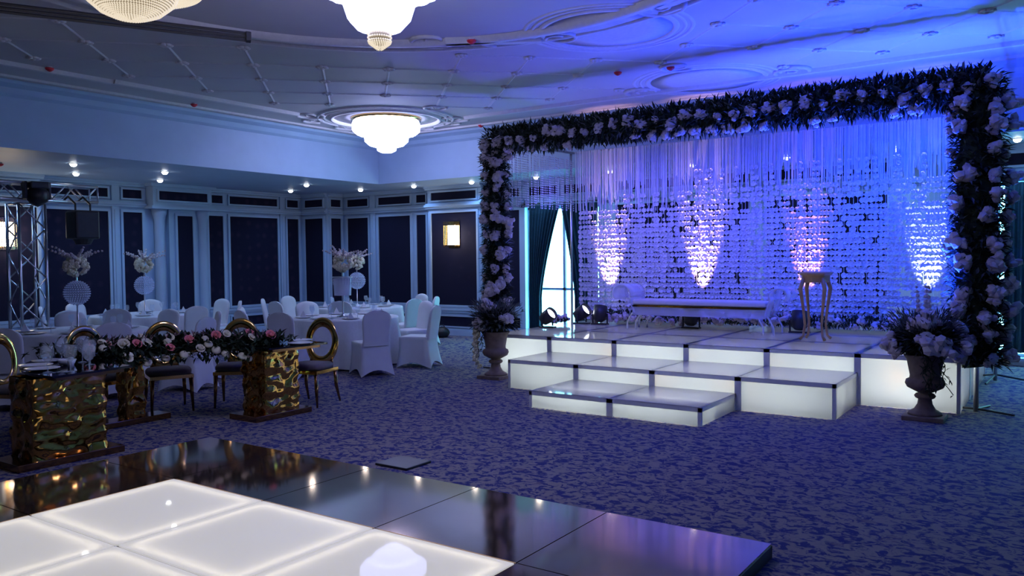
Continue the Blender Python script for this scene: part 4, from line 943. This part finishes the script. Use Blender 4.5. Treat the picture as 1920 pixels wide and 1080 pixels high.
# ------------------------------------------------------------------ urns with flowers
def urn(x, y, label):
    t = thing('urn', label, 'urn', (x, y, 0))
    MB().box(-.19, .19, -.19, .19, 0, .045).build('plinth', 'urn', t, bevel=.008)
    MB().lathe([(.16, .045), (.15, .07), (.10, .10), (.07, .15), (.062, .20), (.09, .215), (.10, .235), (.085, .255), (.06, .265), (.10, .285), (.165, .32), (.185, .36), (.175, .395), (.145, .41), (.14, .44), (.155, .52), (.17, .60), (.195, .635), (.2, .65), (.17, .65), (.15, .6)], 32, (0, 0, 0), None, True, False).build('bowl', 'urn', t, True)
    MB().lathe([(.0, .62), (.16, .62)], 20).build('soil', 'leaf', t)
def arrangement(x, y, label, seed, flowers, tall=False, cascade=None):
    t = thing('flower_arrangement', label, 'flowers', (x, y, .63)); r2 = random.Random(seed); fm = MB(); ff = MB()
    for k in range(1300):
        d = rdir(r2); d.z = abs(d.z) * .8 - .12; q = Vector((d.x * .24, d.y * .22, .16 + d.z * .22)) * r2.uniform(.5, 1); leaf(fm if r2.random() < .62 else ff, q, d + rdir(r2) * .6, r2.uniform(.08, .2), r2.uniform(.012, .025))
    for k in range(500):
        a = r2.uniform(0, 6.28); d = Vector((math.cos(a), math.sin(a), r2.uniform(.5, 1.6))).normalized(); leaf(ff, d * r2.uniform(.2, .42) + Vector((0, 0, .08)), d + rdir(r2) * .4, r2.uniform(.06, .13), .007)
    fm.build('foliage', 'leaf', t)['kind'] = 'stuff'; ff.build('fern_sprigs', 'fern', t)['kind'] = 'stuff'
    MB().ico((0, 0, .12), .2, .3, seed, 2, .8).build('moss_core', 'leaf', t, True)
    for (fx, fy, fz, s) in flowers: inst('white_flower', BL[r2.randrange(6)], t, (fx, fy, fz), rdir(r2).to_track_quat('Z', 'Y').to_euler(), s)
    if tall:
        for k in range(5):
            m = MB(); bx = r2.uniform(-.06, .06); orchid_spray(m, Vector((bx, .05, .3)), Vector((bx * 1.5, .05, 1)), .42, r2); m.build('flower_spike', 'flower', t)
    vn = MB()
    for k in range(7 if not cascade else 3):
        a = r2.uniform(-2.6, -.6) if not cascade else r2.uniform(-2.8, -1.5); bx, by = .2 * math.cos(a), .2 * math.sin(a); pts = []; l = r2.uniform(.2, .45)
        for i in range(8): u = i / 7; pts.append((bx * (1 + u * .8) + .03 * math.sin(u * 9 + k), by * (1 + .25 * u), .06 - l * u)); 
        vn.tube(pts, .004, 4)
        for i in range(16): q = Vector(pts[r2.randrange(1, 8)]); leaf(vn, q, rdir(r2) + Vector((0, 0, -.4)), .06, .01)
    vn.build('trailing_vines', 'leaf', t)['kind'] = 'stuff'
    if cascade:
        for cx, cy, l in cascade:
            for k in range(int(l / .05)): inst('cream_flower', BC_[k % 3], t, (cx + r2.uniform(-.04, .04), cy + r2.uniform(-.03, .03), .08 - k * .05), rdir(r2).to_track_quat('Z', 'Y').to_euler(), .42)
    return t
urn(-1.19, 9.03, 'brown stone urn on square foot in front of the lit stage corner panel')
urn(-6.56, 9.10, 'brown stone urn standing beside the left end of the stage steps')
arrangement(-1.19, 9.03, 'leafy arrangement with large white blooms and pale flower spikes in the corner urn', 2, [(-.02, -.16, .36, 1.35), (.06, -.16, .37, 1.1), (-.10, -.14, .34, .9), (-.30, -.12, .14, 1.1), (-.27, -.12, .06, .9), (.12, -.24, .14, 1.5), (.04, -.24, .20, 1.2), (.20, -.2, .09, 1.1), (.38, -.05, .12, .8), (.3, .1, .3, .8)], True)
arrangement(-6.56, 9.10, 'leafy arrangement with white blooms and trailing cream cascade in an urn', 4, [(-.12, -.12, .36, 1.0), (-.02, -.14, .40, 1.0), (.05, -.1, .36, .8), (.26, -.12, .20, 1.1), (-.16, -.18, .16, 1.1), (-.06, -.2, .13, 1.0), (-.24, -.1, .1, .9), (-.05, -.05, .56, 1.0), (.03, -.05, .62, .9)], False, [(-.26, -.1, .62), (-.20, -.16, .5)])

# ------------------------------------------------------------------ bag by the back wall pier
t = thing('black_bag', 'small black bag lying on the carpet at the back wall pier', 'bag', (-10.95, 13.25, 0))
MB().ico((0, 0, .1), .17, .25, 3, 2, .75).build('body', 'black', t, True); MB().tube([(-.1, 0, .2), (-.05, 0, .26), (.05, 0, .26), (.1, 0, .2)], .012, 6).build('handle', 'black', t)
